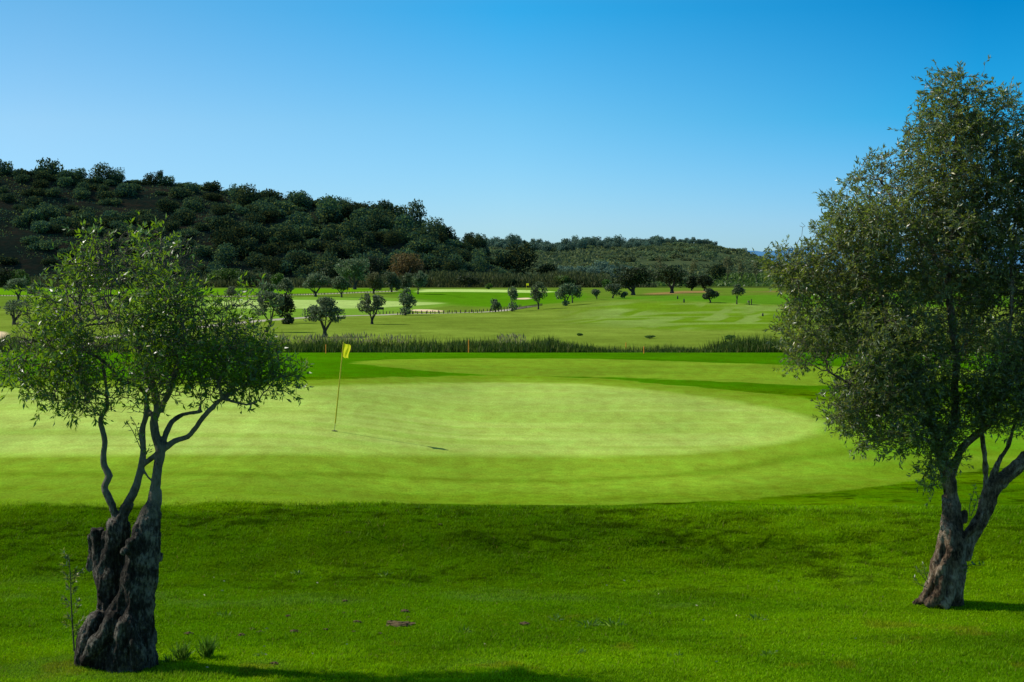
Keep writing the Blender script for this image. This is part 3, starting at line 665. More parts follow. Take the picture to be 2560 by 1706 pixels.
# --- right olive
rb = G(2340, 1508)
YR = rb.y
right = empty('olive_tree', rb, 'tall dense dark olive tree on the right with a twisted pale brown trunk', 'tree')
def cr(L): return [(1960 + p[0] / 2.24, 860 + p[1] / 2.24, p[2] / 2.24, p[3]) for p in L]
tubesR = [
    cr([(880, 1490, 105, 0), (900, 1400, 92, 0), (915, 1280, 84, 0), (930, 1150, 76, 0), (945, 1040, 62, 0), (942, 950, 48, 0), (938, 860, 42, 0)]),
    cr([(720, 1460, 16, -.1), (780, 1425, 24, -.15), (830, 1340, 30, -.2), (850, 1230, 28, -.22), (875, 1120, 26, -.2), (895, 1020, 24, -.16), (905, 930, 22, -.1), (910, 850, 26, 0)]),
    cr([(800, 1465, 26, -.3), (860, 1410, 30, -.34), (890, 1300, 26, -.32), (900, 1240, 22, -.3), (930, 1160, 26, -.28), (925, 1060, 26, -.24), (940, 980, 22, -.18), (935, 880, 20, -.1)]),
    cr([(960, 1480, 44, -.1), (965, 1380, 36, -.18), (985, 1250, 34, -.15), (990, 1120, 32, -.12), (1020, 1060, 24, -.05)]),
    cr([(880, 1475, 36, -.35), (930, 1400, 34, -.3), (950, 1280, 30, -.28), (975, 1160, 30, -.24), (965, 1080, 30, -.2), (930, 1010, 24, -.16)]),
    cr([(905, 1225, 20, -.36), (870, 1270, 20, -.34), (840, 1340, 14, -.32)]),
    cr([(760, 1450, 14, .1), (830, 1400, 30, .1)]), cr([(990, 1420, 16, 0), (975, 1440, 30, 0)]),
    # right limb
    cr([(1000, 1200, 46, 0), (1030, 1110, 44, 0), (1075, 1030, 42, 0), (1115, 960, 40, 0), (1138, 880, 46, 0), (1165, 820, 46, 0), (1210, 775, 42, 0), (1290, 705, 38, 0), (1350, 640, 34, 0), (1450, 540, 28, 0), (1560, 400, 22, .1)]),
    cr([(1010, 1090, 18, -.12), (1060, 1040, 20, -.16), (1095, 990, 16, -.16), (1110, 940, 10, -.1)]),
    cr([(995, 1000, 26, .05), (1010, 950, 22, .05), (1025, 940, 12, .05)]),
]
limbsR = [
    cr([(938, 880, 40, 0), (930, 800, 38, 0), (915, 740, 34, 0), (880, 670, 28, 0), (855, 580, 24, .05), (835, 470, 21, .1), (800, 340, 18, .2), (740, 200, 16, .2), (660, 60, 13, .1)]) + [(2220, 800, 6, 0.1), (2180, 680, 5, 0), (2150, 580, 4, 0)],
    cr([(920, 750, 32, 0), (955, 680, 26, 0), (1000, 590, 22, -.05), (1080, 510, 20, -.1), (1160, 430, 17, -.15), (1210, 330, 15, -.2), (1230, 200, 13, -.2)]) + [(2520, 850, 6, -.2), (2530, 700, 5, -.2), (2520, 560, 4, -.1)],
    cr([(905, 720, 26, 0), (900, 600, 28, .1), (935, 480, 26, .1), (960, 380, 24, .1), (950, 250, 22, .1), (960, 100, 20, .1)]) + [(2380, 820, 9, 0), (2370, 680, 8, 0), (2390, 540, 7, 0), (2385, 400, 5, 0), (2390, 280, 4, 0), (2385, 210, 2.5, 0)],
    cr([(835, 470, 17, .1), (720, 380, 14, .0), (560, 300, 11, -.1), (400, 240, 8, -.2), (240, 150, 6, -.2)]),
    cr([(740, 200, 14, .2), (600, 60, 12, .3)]) + [(2160, 830, 5, .3), (2080, 760, 4, .3), (2010, 700, 3, .3)],
    [(2370, 690, 6, 0), (2300, 600, 5, -.2), (2240, 520, 4, -.2), (2200, 450, 3, -.2)],
    [(2380, 600, 6, 0), (2460, 500, 5, .2), (2490, 380, 3.5, .2), (2480, 300, 2.5, .2)],
    cr([(1135, 810, 18, 0), (1125, 700, 15, 0), (1118, 600, 14, 0), (1116, 500, 13, .05), (1125, 390, 12, .1), (1150, 280, 10, .1), (1180, 150, 8, .1)]),
    cr([(1145, 790, 14, .03), (1210, 655, 12, .05), (1262, 560, 12, .1), (1296, 450, 11, .1), (1330, 370, 10, .1), (1400, 240, 8, .1)]),
    cr([(1230, 775, 14, -.1), (1330, 690, 13, -.15), (1450, 600, 12, -.2)]) + [(2650, 1040, 5, -.2), (2680, 900, 4, -.2)],
    cr([(1450, 540, 24, 0), (1560, 400, 20, .1)]) + [(2680, 960, 8, .1), (2700, 820, 7, .1), (2690, 660, 5, 0), (2670, 520, 4, 0)],
    cr([(855, 580, 14, .05), (790, 540, 10, -.2), (680, 520, 8, -.3), (560, 540, 6, -.35)]),
]
blobsR = [(2385, 275, 90, 115, 0, .5), (2400, 400, 165, 120, 0, .8), (2280, 485, 105, 90, -.1, .7), (2130, 540, 60, 85, 0, .45), (2310, 620, 210, 150, 0, 1.1), (2120, 690, 130, 130, .1, .8), (2010, 690, 85, 70, 0, .45),
          (1965, 670, 40, 45, 0, .25), (2045, 820, 90, 95, 0, .6), (2190, 880, 170, 140, -.3, .9), (2150, 1000, 75, 65, -.3, .5), (2235, 1050, 95, 85, -.3, .6), (2370, 860, 190, 180, .2, 1.1), (2480, 620, 170, 220, .1, 1.),
          (2560, 840, 180, 170, .1, 1.0), (2470, 980, 110, 70, 0, .6), (2660, 480, 130, 190, .1, .9), (2710, 760, 170, 210, .1, 1.0), (2330, 1090, 45, 60, -.3, .3), (2500, 330, 55, 75, 0, .35), (2020, 570, 25, 35, 0, .15), (2318, 1190, 18, 45, -.3, .12)]
near_olive(right, YR, tubesR, limbsR, blobsR, 17000, M['leaf_r'], M['bark_r'], (.066, .25), 23, .0125,
           lambda z: np.where(z < 2.0, .020, .008), dict(di=.5, dk=.08, step=.065, iters=150, leafr=.0065, perseg=9, shoots=2, slen=.19, sat=2, keep=1., up=.02, jit=.35, gap=.40, growmax=.12, shell=.6, cap=24000, tip=.0022, lift=.1))

# ------------------------------------------------------------------ flagstick and hole
fs = empty('flagstick', pin, 'tall yellow flagstick with yellow flag leaning slightly in the hole of the near green', 'flagstick')
pv = lambda px, py, d=0.: np.array(at(px, py, pin.y + d)) - np.array(pin)
axis = lambda t: pv(836, 1078) * (1 - t) + np.array(pin_top - pin) * t
pts = np.array([axis(t) for t in np.linspace(.085, 1, 8)])
Vp, Fp = tube_arrays(pts, np.linspace(.017, .014, 8), 10, True); bm = quads_to_bm(Vp, Fp); me = bpy.data.meshes.new('pole'); bm.to_mesh(me); bm.free(); link('pole', me, M['pole'], fs)
pts = np.array([axis(t) for t in np.linspace(-.03, .09, 4)])
Vp, Fp = tube_arrays(pts, np.full(4, .006), 8, True); bm = quads_to_bm(Vp, Fp); me = bpy.data.meshes.new('ferrule'); bm.to_mesh(me); bm.free(); link('ferrule', me, M['metal'], fs)
# flag cloth: hangs off the pole, crumpled
nu, nv = 26, 26
Ug, Vg = np.meshgrid(np.linspace(0, 1, nu), np.linspace(0, 1, nv))
tl = pv(859.2, 855.5); bl = pv(855, 892); trr = pv(879.6, 864.5); brr = pv(873.5, 895.5)
Pf = (tl * ((1 - Ug) * (1 - Vg))[..., None] + trr * (Ug * (1 - Vg))[..., None] + bl * ((1 - Ug) * Vg)[..., None] + brr * (Ug * Vg)[..., None])
Pf[..., 1] += -.24 * Ug + (.035 * np.sin(Ug * 9 + Vg * 2) + .02 * np.sin(Vg * 8 + Ug * 3)) * Ug
Pf[..., 2] += (-.02 * np.sin(Ug * 6.0) * (1 - Vg) + .014 * np.sin(Ug * 8 + 1) * Vg) * 1.0
Pf[..., 0] += .012 * np.sin(Vg * 7) * Ug
ii = (np.arange(nv - 1)[:, None] * nu + np.arange(nu - 1)[None]).ravel()
link('flag', np_mesh('flag', Pf.reshape(-1, 3), np.stack([ii, ii + 1, ii + nu + 1, ii + nu], 1), True), M['yellow'], fs)
hole = empty('golf_hole', pin + Vector((-.005, 0, .004)), 'small dark golf hole in the near green at the foot of the flagstick', 'hole')
def disc(r0, r1, z, n=28):
    a = np.arange(n) / n * 2 * np.pi; o = np.stack([np.cos(a) * r1, np.sin(a) * r1, np.full(n, z)], 1); k = np.stack([np.cos(a) * r0, np.sin(a) * r0, np.full(n, z)], 1)
    j = np.arange(n); j2 = (j + 1) % n
    return np_mesh('disc', np.concatenate([o, k]), np.stack([j, j2, j2 + n, j + n], 1), True)
link('cup', disc(.0005, .054, .004), M['hole'], hole); link('rim', disc(.054, .075, .003), M['cuprim'], hole)

# ------------------------------------------------------------------ trees of the course
def ground_tree(name, label, px, py, x0, x1, y0, yc, leafm, n, q, stems=2, seed=0, group=None, base_bush=None, lean=0, trunk_r=None, Y=None, nb=6, bark='bark_far', cat='tree', bare=0, depthk=.8):
    """tree standing on the ground seen at (px,py); crown fills x0..x1, y0..yc of the photograph's pixels"""
    rs = np.random.RandomState(seed + 100); n = int(n * 1.7)
    g = G(px, py) if Y is None else Vector(((px - CX) / F * Y, Y, CZ - (py - HY) / F * Y))
    Y = g.y; s = Y / F
    root = empty(name, g, label, cat, group); base = np.array(g)
    cxm = ((x0 + x1) / 2 - px) * s; w = (x1 - x0) / 2 * s; top = (py - y0) * s; bot = (py - yc) * s; h = (top - bot) / 2
    B = []
    for k in range(nb):
        a = 6.283 * (k + rs.rand() * .7) / nb; rr = .52 + .2 * rs.rand()
        f = .36 + .14 * rs.rand()
        B.append((cxm + math.cos(a) * w * rr, math.sin(a) * w * rr * depthk, bot + h * (1 + (rs.rand() * 1.2 - .6)), w * (f + .08), w * (f + .05) * depthk, h * (f + .14)))
    B.append((cxm, 0, bot + h * 1.05, w * .62, w * .6 * depthk, h * .8)); B.append((cxm + w * .15 * (rs.rand() - .5), 0, top - h * .36, w * .42, w * .4, h * .42))
    if base_bush:
        bx0, bx1, by0 = base_bush; bw = (bx1 - bx0) / 2 * s; B.append((((bx0 + bx1) / 2 - px) * s, -.1, (py - by0) * s * .5, bw, bw, (py - by0) * s * .5))
    P, D = lobes(B, n, rs, .6); P[:, 2] = np.maximum(P[:, 2], .05)
    # soft thinning so that some sky shows
    keep = fbm(P[:, 0] / (w * .35) + 7 * seed, P[:, 2] / (h * .35) + P[:, 1] / w, seed, 2) > .30 + bare; P = P[keep]; D = D[keep]
    Vl, Fl = clump_normals_quads(P, np.full(len(P), q), rs, .35, D)
    # trunk and limbs
    tr = trunk_r or max(.09, w * .11); parts = []; fork = max(bot * .45, top * .12) if bot > .3 else top * .15
    pts = [(0, 0, -.1), (lean * .3, 0, fork * .5), (lean * .6, 0, fork)]
    parts.append(tube_arrays(*smooth_poly(pts, [tr * 1.35, tr, tr * .9], .3), 8))
    tgt = sorted(range(len(B) - 2 - (1 if base_bush else 0)), key=lambda k: rs.rand())[:max(stems, 4)]
    for t, k in enumerate(tgt):
        b = np.array(B[k][:3]); r0 = tr * (.7 if t < stems else .35)
        p1 = np.array([lean * .6, 0, fork * (1 if t < stems else 1.4)]); mid = p1 * .45 + b * .55; mid[0] = p1[0] * .35 + b[0] * .65; mid += rs.normal(size=3) * w * .06; mid[2] = p1[2] * .45 + b[2] * .55
        parts.append(tube_arrays(*smooth_poly([p1 - np.array([0, 0, .1]), mid, b], [r0, r0 * .65, r0 * .25], .3), 6))
    Vt, Ft = cat_meshes(parts)
    link('trunk', np_mesh('trunk', Vt, Ft, True), M[bark], root)
    link('crown', np_mesh('crown', Vl, Fl, False), M[leafm], root)
    return root
OG = 'small olive trees dotted over the far fairway'
T = ground_tree
T('olive_tree', 'round grey green olive with v shaped trunk, nearest in the far field above the flag', 812, 843, 768, 862, 744, 806, 'leaf_mid', 3600, .19, 2, 1, OG)
T('olive_tree', 'forked olive with two separate rounded crown lobes, right of the yellow flag', 930, 811, 897, 960, 735, 786, 'leaf_mid', 2400, .21, 2, 2, OG, bare=.05)
T('olive_tree', 'leaning grey olive with bent trunk at the right edge of the big left olive crown', 664, 831, 633, 708, 729, 785, 'leaf_mid', 2800, .19, 2, 3, OG, lean=.9)
T('dark_tree', 'dark scraggly small tree with open crown behind the leaning grey olive', 716, 808, 690, 736, 733, 792, 'leaf_dark', 1900, .22, 2, 4, OG, bare=.03)
T('olive_tree', 'upright olive with leafy bush at its foot beside the path bend', 1013, 789, 997, 1038, 720, 768, 'leaf_mid', 1900, .24, 2, 5, OG, base_bush=(998, 1028, 766))
T('olive_tree', 'broad dark olive on the upper path left of the small yellow flag', 789, 742, 760, 820, 685, 724, 'leaf_mid', 2000, .42, 2, 6, OG)
T('olive_tree', 'rounded greenish olive just beside the small distant yellow flag', 854, 744, 829, 872, 692, 725, 'leaf_mid', 1600, .42, 2, 7, OG)
T('olive_tree', 'tall olive green tree with two trunks in front of the rust coloured tree', 934, 735, 912, 960, 680, 724, 'leaf_pale', 1800, .42, 2, 8, OG)
T('olive_tree', 'dark grey olive at the end of the upper path below the rust coloured tree', 979, 731, 960, 1002, 682, 722, 'leaf_mid', 1600, .45, 1, 9, OG)
T('olive_tree', 'slim sparse olive standing on the bright green slope right of the rust tree', 1045, 736, 1031, 1070, 678, 722, 'leaf_mid', 1400, .42, 1, 10, OG, bare=.06)
T('olive_tree', 'small bushy young olive by the row of posts left of the column shaped tree', 1238, 781, 1227, 1251, 748, 774, 'leaf_mid', 1000, .2, 1, 12, OG)
T('columnar_tree', 'narrow column shaped dark tree with round bush at its foot by the path', 1280, 779, 1270, 1295, 717, 757, 'leaf_mid', 1300, .22, 1, 13, OG, base_bush=(1270, 1294, 754), depthk=1)
T('olive_tree', 'leafy olive with two thin trunks at the end of the cart path', 1346, 774, 1325, 1364, 705, 756, 'leaf_mid', 1700, .23, 2, 14, OG)
T('olive_tree', 'wide forked olive with bushy base left of the mown mound', 1414, 765, 1393, 1436, 710, 748, 'leaf_mid', 1900, .26, 2, 15, OG, base_bush=(1405, 1424, 752))
T('olive_tree', 'shorter olive close behind the wide forked olive', 1431, 758, 1420, 1453, 716, 742, 'leaf_mid', 1200, .28, 1, 16, OG)
T('olive_tree', 'small bushy olive at the far left edge of the mown mound', 1492, 749, 1479, 1502, 724, 743, 'leaf_mid', 900, .3, 1, 17, OG)
T('olive_tree', 'compact round olive with short trunk left of the two dark oaks', 1532, 746, 1515, 1555, 710, 738, 'leaf_mid', 1300, .32, 1, 18, OG)
T('bush', 'little grey bush just left of the two big dark oaks', 1561, 746, 1551, 1570, 730, 744, 'leaf_mid', 500, .3, 1, 19, None, cat='bush')
T('oak_tree', 'left one of the two big dark oaks, with paired trunks, above the mown mound', 1583, 738, 1540, 1634, 670, 720, 'leaf_dark', 2600, .55, 2, 20, 'big dark oaks at the edge of the far field', nb=8)
T('oak_tree', 'right one of the two big dark oaks, above the patch of red earth', 1680, 733, 1632, 1714, 664, 717, 'leaf_dark', 2600, .55, 3, 21, 'big dark oaks at the edge of the far field', nb=8)
T('bush', 'dark round bush immediately right of the right big oak', 1729, 727, 1713, 1745, 691, 724, 'leaf_dark', 1000, .55, 1, 22, None, cat='bush')
T('bush', 'dark domed bush, the right one of two beside the big oaks', 1761, 728, 1741, 1781, 688, 725, 'leaf_dark', 1200, .55, 1, 23, None, cat='bush')
T('olive_tree', 'isolated round young olive on the right of the mown mound', 1776, 757, 1759, 1794, 722, 749, 'leaf_mid', 1300, .27, 2, 24, OG)
T('young_tree', 'slender young tree with thin bent trunk near the tall right olive', 1842, 761, 1830, 1859, 711, 738, 'leaf_mid', 1000, .26, 1, 25, OG, bare=.05)
T('olive_tree', 'grey round headed olive at the far left edge of the photo', 46, 756, 14, 70, 698, 728, 'leaf_mid', 1800, .3, 2, 26, OG)
T('olive_tree', 'second grey olive from the left edge with a crooked forked trunk', 91, 757, 69, 112, 706, 735, 'leaf_mid', 1500, .3, 2, 27, OG)
T('shrub', 'sparse nearly leafless shrub near the left edge below the grey olives', 35, 812, -4, 78, 750, 790, 'leaf_mid', 900, .22, 3, 28, None, bare=.16, cat='bush')
T('young_tree', 'thin young tree seen just right of the left olive crown', 579, 755, 560, 598, 716, 738, 'leaf_mid', 900, .28, 1, 29, OG, bare=.05)
T('big_tree', 'large blue green tree with tall trunk behind the upper path', 887, 724, 846, 922, 648, 700, 'leaf_mid', 2800, .6, 2, 30, 'big trees in front of the hill foot', nb=8)
T('big_tree', 'wide dark green tree left of the large blue green tree', 826, 722, 796, 852, 654, 712, 'leaf_dark', 1800, .7, 2, 31, 'big trees in front of the hill foot', Y=560)
T('big_tree', 'dark green tree between the blue green tree and the rust coloured tree', 928, 721, 896, 958, 640, 708, 'leaf_dark', 1800, .7, 2, 32, 'big trees in front of the hill foot', Y=565)
T('rust_tree', 'big tree with rust brown and olive crown at the hill foot', 1017, 722, 974, 1062, 636, 702, 'leaf_rust', 2600, .65, 2, 33, 'big trees in front of the hill foot', Y=555, nb=9)
T('bush', 'bright edged dome shaped dark green bush behind the left olive crown', 571, 714, 540, 603, 672, 712, 'leaf_green', 1500, .6, 1, 34, None, cat='bush', Y=545)
T('young_tree', 'small light green tree in front of the cane thicket', 693, 731, 677, 709, 684, 716, 'leaf_green', 1200, .5, 1, 35, None, Y=500)
T('olive_tree', 'faint grey olive right of the small light green tree', 716, 738, 694, 735, 695, 728, 'leaf_mid', 1300, .42, 1, 36, OG)
T('olive_tree', 'low grey olive left of the small light green tree', 668, 735, 649, 690, 708, 731, 'leaf_mid', 1100, .42, 2, 37, OG)
T('olive_tree', 'dark blue green tree directly in front of the rust coloured tree', 1018, 726, 1000, 1034, 686, 722, 'leaf_mid', 1200, .5, 1, 38, OG)
T('bush', 'dark rounded bush at the left edge behind the grey olives', 12, 722, -20, 30, 672, 720, 'leaf_dark', 1200, .6, 1, 39, None, cat='bush', Y=500)
T('bush', 'dark green dome bush behind the second grey olive', 51, 722, 28, 76, 674, 720, 'leaf_green', 1200, .6, 1, 40, None, cat='bush', Y=500)
T('bush', 'small leafy green bush in front of the cane thicket beyond the raised green', 1222, 724, 1212, 1232, 709, 723, 'leaf_green', 400, .5, 1, 41, None, cat='bush')
T('young_tree', 'small yellow green tree between cane thicket and dark oaks', 1517, 726, 1506, 1529, 700, 720, 'leaf_green', 600, .5, 1, 42, None, Y=520)
T('bush', 'low dark bush at the foot of the dark scraggly tree', 721, 811, 706, 735, 786, 810, 'leaf_dark', 900, .22, 1, 43, None, cat='bush')
for k, (x, y, w, h, lab) in enumerate([(1824, 850, 30, 11, 'right'), (1625, 847, 26, 7, 'middle'), (1450, 840, 14, 6, 'left')]):
    T('grass_tuft', 'low weedy tuft on the far fairway beyond the reeds, the %s one of three' % lab, x, y, x - w / 2, x + w / 2, y - h, y - 1, 'leaf_green', 260, .16, 1, 50 + k, None, cat='tuft', trunk_r=.03)
rs0 = np.random.RandomState(909)
for k in range(34):
    x = rs0.uniform(-30, 1010) if k < 26 else rs0.uniform(1010, 1500); w = rs0.uniform(26, 62); hh_ = w * rs0.uniform(.55, .85) * (1 if x < 1010 else .6)
    T('scrub_bush', 'mixed green bush, one of many growing through the canes at the hill foot', x, 716, x - w / 2, x + w / 2, 716 - hh_, 714, ['leaf_green', 'leaf_dark', 'leaf_mid', 'leaf_dark', 'leaf_hill', 'leaf_hill2'][k % 6], 700, .75, 1, 200 + k, 'bushes among the canes at the hill foot', Y=rs0.uniform(532, 575), cat='bush', nb=5)
# bare poplars in front of the far hill
for k, (x, w) in enumerate([(1820, 24), (1854, 20), (1891, 26), (1652, 30), (1733, 26), (1925, 18)]):
    T('poplar_tree', 'pale yellowish bare poplar in the line before the far hill', x, 700, x - w / 2, x + w / 2, 642 + 6 * (k % 3), 692, 'leaf_pale', 420, .6, 3, 60 + k, 'pale poplars before the far hill', Y=640, bare=.12, trunk_r=.12)

# ------------------------------------------------------------------ hills
def prof(pts):
    a = np.array(pts, float); return lambda x: np.interp(x, a[:, 0], a[:, 1])
ridge1 = prof([(-1500, 380), (-700, 392), (-300, 418), (0, 432), (100, 436), (250, 455), (400, 460), (450, 464), (560, 480), (700, 500), (820, 512), (930, 528), (1000, 548), (1050, 574), (1090, 592), (1130, 606), (1200, 634), (1270, 668), (1340, 700), (1500, 722), (1700, 730)])
def hill1(px, v):
    """v 0 foot .. 1 ridge .. 1.6 behind"""
    Yf = 600 + 0 * px; Yr = 735 + 25 * np.sin(px / 300.0)
    Y = Yf + (Yr - Yf) * v
    zr = CZ - (ridge1(px) - HY) / F * Yr; zf = -2.4
    pr = np.where(v <= 1, np.clip(v, 0, 1) ** .85, 1 - .25 * (v - 1))
    X = (px - CX) / F * Y
    z = zf + (zr - zf) * pr + (fbm(X / 35, Y / 35, 201, 4) - .5) * 9 * np.sin(np.clip(v, 0, 1) * np.pi) * np.clip((zr - zf) / 25, 0, 1)
    return X, Y, z
U, Vv = np.meshgrid(np.linspace(-1500, 1700, 420), np.linspace(-.05, 2.2, 90))
hx, hy, hz = hill1(U, Vv)
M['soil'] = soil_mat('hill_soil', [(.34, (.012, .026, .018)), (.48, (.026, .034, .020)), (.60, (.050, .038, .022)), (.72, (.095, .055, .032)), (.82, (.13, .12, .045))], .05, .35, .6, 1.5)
ii = (np.arange(89)[:, None] * 420 + np.arange(419)[None]).ravel()
o = link('hillside', np_mesh('hillside', np.stack([hx, hy, hz], -1).reshape(-1, 3), np.stack([ii, ii + 1, ii + 421, ii + 420], 1), True), M['soil']); o['kind'] = 'structure'

ridge2 = prof([(600, 640), (1000, 622), (1180, 612), (1300, 612), (1400, 614), (1500, 612), (1560, 616), (1640, 606), (1740, 608), (1800, 616), (1870, 632), (1930, 655), (2000, 676), (2100, 690), (2400, 700), (3400, 690)])
def hill2(px, v):
    Yf = 720 + 0 * px; Yr = 1250 + 0 * px
    Y = Yf + (Yr - Yf) * v
    zr = CZ - (ridge2(px) - HY) / F * Yr; zf = -2.4
    pr = np.where(v <= 1, np.clip(v, 0, 1) ** .9, 1 - .3 * (v - 1))
    X = (px - CX) / F * Y
    z = zf + (zr - zf) * pr + (fbm(X / 70, Y / 70, 211, 4) - .5) * 9 * np.sin(np.clip(v, 0, 1) * np.pi)
    return X, Y, z
U, Vv = np.meshgrid(np.linspace(500, 3400, 320), np.linspace(-.05, 2.2, 100))
hx, hy, hz = hill2(U, Vv)
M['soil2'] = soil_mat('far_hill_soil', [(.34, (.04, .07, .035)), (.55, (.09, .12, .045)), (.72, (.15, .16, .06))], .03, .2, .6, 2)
ii = (np.arange(99)[:, None] * 320 + np.arange(319)[None]).ravel()
o = link('far_hill', np_mesh('far_hill', np.stack([hx, hy, hz], -1).reshape(-1, 3), np.stack([ii, ii + 1, ii + 321, ii + 320], 1), True), M['soil2']); o['kind'] = 'structure'
# blue mountains on the horizon
px = np.linspace(-3000, 6000, 500)
top = np.interp(px, [-3000, 1000, 1860, 1950, 2050, 2150, 2300, 2420, 2560, 3000, 6000], [672, 668, 630, 624, 616, 604, 598, 604, 612, 640, 660]) + (fbm(px / 60, px * 0, 301, 4) - .5) * 9
Ym = 9000.0; rowsV = []
for t in np.linspace(0, 1, 14):
    Yk = Ym + 2500 * t; Xk = (px - CX) / F * Yk
    zk = -2.6 + ((CZ - (top - HY) / F * (Ym + 2500)) + 2.6) * t ** 1.1 + (fbm(Xk / 420, Yk / 420 + 0 * Xk, 305, 4) - .5) * 120 * math.sin(math.pi * t)
    rowsV.append(np.stack([Xk, Yk + 0 * Xk, zk], -1))
ii = (np.arange(13)[:, None] * 500 + np.arange(499)[None]).ravel()
M['mount'] = soil_mat('mountain_blue', [(.35, (.10, .27, .42)), (.65, (.13, .33, .50))], .004, .02, .2, 20)  # blue of aerial haze painted into the base colour
o = link('distant_mountains', np_mesh('distant_mountains', np.concatenate(rowsV), np.stack([ii, ii + 1, ii + 501, ii + 500], 1), True), M['mount']); o['kind'] = 'structure'

# ------------------------------------------------------------------ scrub of the hills
def bush_mesh(name, leafm, n, q, seed, tall=.8, nb=6, spread=.62):
    rs = np.random.RandomState(seed); B = [(0, 0, tall * .55, .62, .62, tall * .55)]
    for k in range(nb):
        a = 6.283 * (k + rs.rand()) / nb; r = spread * (.6 + .4 * rs.rand()); f = .3 + .22 * rs.rand()
        B.append((math.cos(a) * r, math.sin(a) * r, tall * (.25 + .6 * rs.rand()), f, f, f * tall * .9))
    P, D = lobes(B, n, rs, .75); P[:, 2] = np.maximum(P[:, 2], -.08)
    Vl, Fl = clump_normals_quads(P, np.full(n, q), rs, .45, D)
    me = np_mesh(name, Vl, Fl, False); me.materials.append(M[leafm]); return me
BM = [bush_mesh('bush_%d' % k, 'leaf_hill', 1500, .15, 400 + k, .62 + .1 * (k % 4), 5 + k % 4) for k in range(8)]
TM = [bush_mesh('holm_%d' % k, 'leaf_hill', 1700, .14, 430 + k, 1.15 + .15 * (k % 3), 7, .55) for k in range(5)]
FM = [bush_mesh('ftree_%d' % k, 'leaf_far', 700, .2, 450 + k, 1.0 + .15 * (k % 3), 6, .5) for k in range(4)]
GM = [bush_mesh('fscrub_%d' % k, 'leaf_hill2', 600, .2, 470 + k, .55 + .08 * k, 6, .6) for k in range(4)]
def put(name, me, loc, s, sz, rz, label, cat, group):
    o = bpy.data.objects.new(name, me); COL.objects.link(o); o.location = loc; o.scale = (s, s, sz); o.rotation_euler = (0, 0, rz)
    return tag(o, label, cat, group)
def on_hill(f, px, v):
    x, y, z = f(np.array([float(px)]), np.array([float(v)])); return Vector((float(x[0]), float(y[0]), float(z[0])))
rs = np.random.RandomState(77)
# shrubs of the dark hillside: sparse among red earth on the left, closed wood on the right
cnt = 0; tries = 0; placed = []
while cnt < 285 and tries < 9000:
    tries += 1
    px = rs.uniform(-120, 1330); v = rs.uniform(.02, 1.0)
    if rs.rand() > sstep(-1500, 700, px) * .75 + .25: continue
    s = rs.uniform(3.6, 7.0) * (1.1 if px > 600 else 1)
    s *= np.clip((700 - ridge1(px)) / 110, .35, 1)
    p = on_hill(hill1, px, v)
    if any((p - q).length < (s + r) * (.54 if px > 560 else .55) for q, r in placed): continue
    if px < 520 and float(fbm(np.array([px / 130]), np.array([v * 2.2]), 501, 3)[0]) < .34: continue
    placed.append((p, s))
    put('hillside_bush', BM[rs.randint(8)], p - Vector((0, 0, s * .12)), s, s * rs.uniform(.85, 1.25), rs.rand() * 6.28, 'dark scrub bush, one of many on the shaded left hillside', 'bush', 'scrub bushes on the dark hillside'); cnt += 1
print('hill bushes', cnt)
# bigger evergreen trees on the ridge and in the closed wood
for (x, yb, w, h, lab) in [(12, 452, 46, 58, 'big dark tree on the hill ridge at the far left edge'), (124, 462, 70, 72, 'large round tree on the hill ridge, second from the left edge'), (200, 452, 42, 34, 'small domed tree on the ridge left of the wide clump'),
                       (250, 458, 56, 42, 'wide dark clump of tree on the ridge, left half'), (290, 460, 44, 38, 'wide dark clump of tree on the ridge, right half with ragged edge'), (400, 447, 18, 24, 'small lone tree sticking up from the ridge'), (375, 468, 46, 34, 'low bushy tree on the ridge below the lone small tree'),
                       (415, 470, 50, 36, 'spreading tree on the ridge just right of the lone small tree'), (992, 560, 62, 56, 'broad tree crowning the right shoulder of the hill'), (1035, 572, 56, 60, 'leafy tree with gaps at the right end of the hill crest'), (960, 545, 50, 50, 'dark tree left of the broad tree on the right shoulder'),
                       (1172, 606, 26, 28, 'small pointed tree on the falling right end of the ridge'), (1200, 622, 44, 34, 'low dark tree on the falling ridge right of the pointed tree'), (1300, 684, 90, 66, 'big dark tree at the right foot of the hill'), (1260, 672, 60, 50, 'dark rounded tree on the lower right slope of the hill'), (1370, 700, 60, 44, 'dim grey tree at the end of the hill foot'), (1795, 694, 52, 38, 'dark tree at the foot of the far hill on the right')]:
    Yk = 735 + 25 * math.sin(x / 300) if x < 1240 else (690 if x < 1500 else 660)
    k = Yk / F; me = TM[rs.randint(5)]; zz_ = me.vertices
    put('hill_tree', me, at(x, yb + h * .12, Yk), w * k * .58, h * k / 1.35, rs.rand() * 6.28, lab, 'tree', 'trees of the hill crest')
for k in range(70):
    px = rs.uniform(560, 1300); v = rs.uniform(.03, .98); s = rs.uniform(4.5, 8.0) * np.clip((720 - ridge1(px)) / 130, .3, 1)
    p = on_hill(hill1, px, v); put('hill_tree', TM[rs.randint(5)], p - Vector((0, 0, s * .2)), s, s * rs.uniform(.9, 1.15), rs.rand() * 6.28, 'dark evergreen tree in the closed wood on the right half of the hill', 'tree', 'evergreen trees of the hill wood')
for k in range(46):
    px = -60 + 1200 * (k + rs.rand()) / 46; s = rs.uniform(2.2, 4.6) * np.clip((700 - ridge1(px)) / 130, .35, 1)
    p = on_hill(hill1, px, 1.0); put('ridge_bush', BM[rs.randint(8)], p - Vector((0, 0, s * .3)), s * 1.5, s * rs.uniform(.7, 1.1) * (.9 if px < 440 else .75), rs.rand() * 6.28, 'low scrub bush on the skyline of the left hill', 'bush', 'bushes along the hill crest')
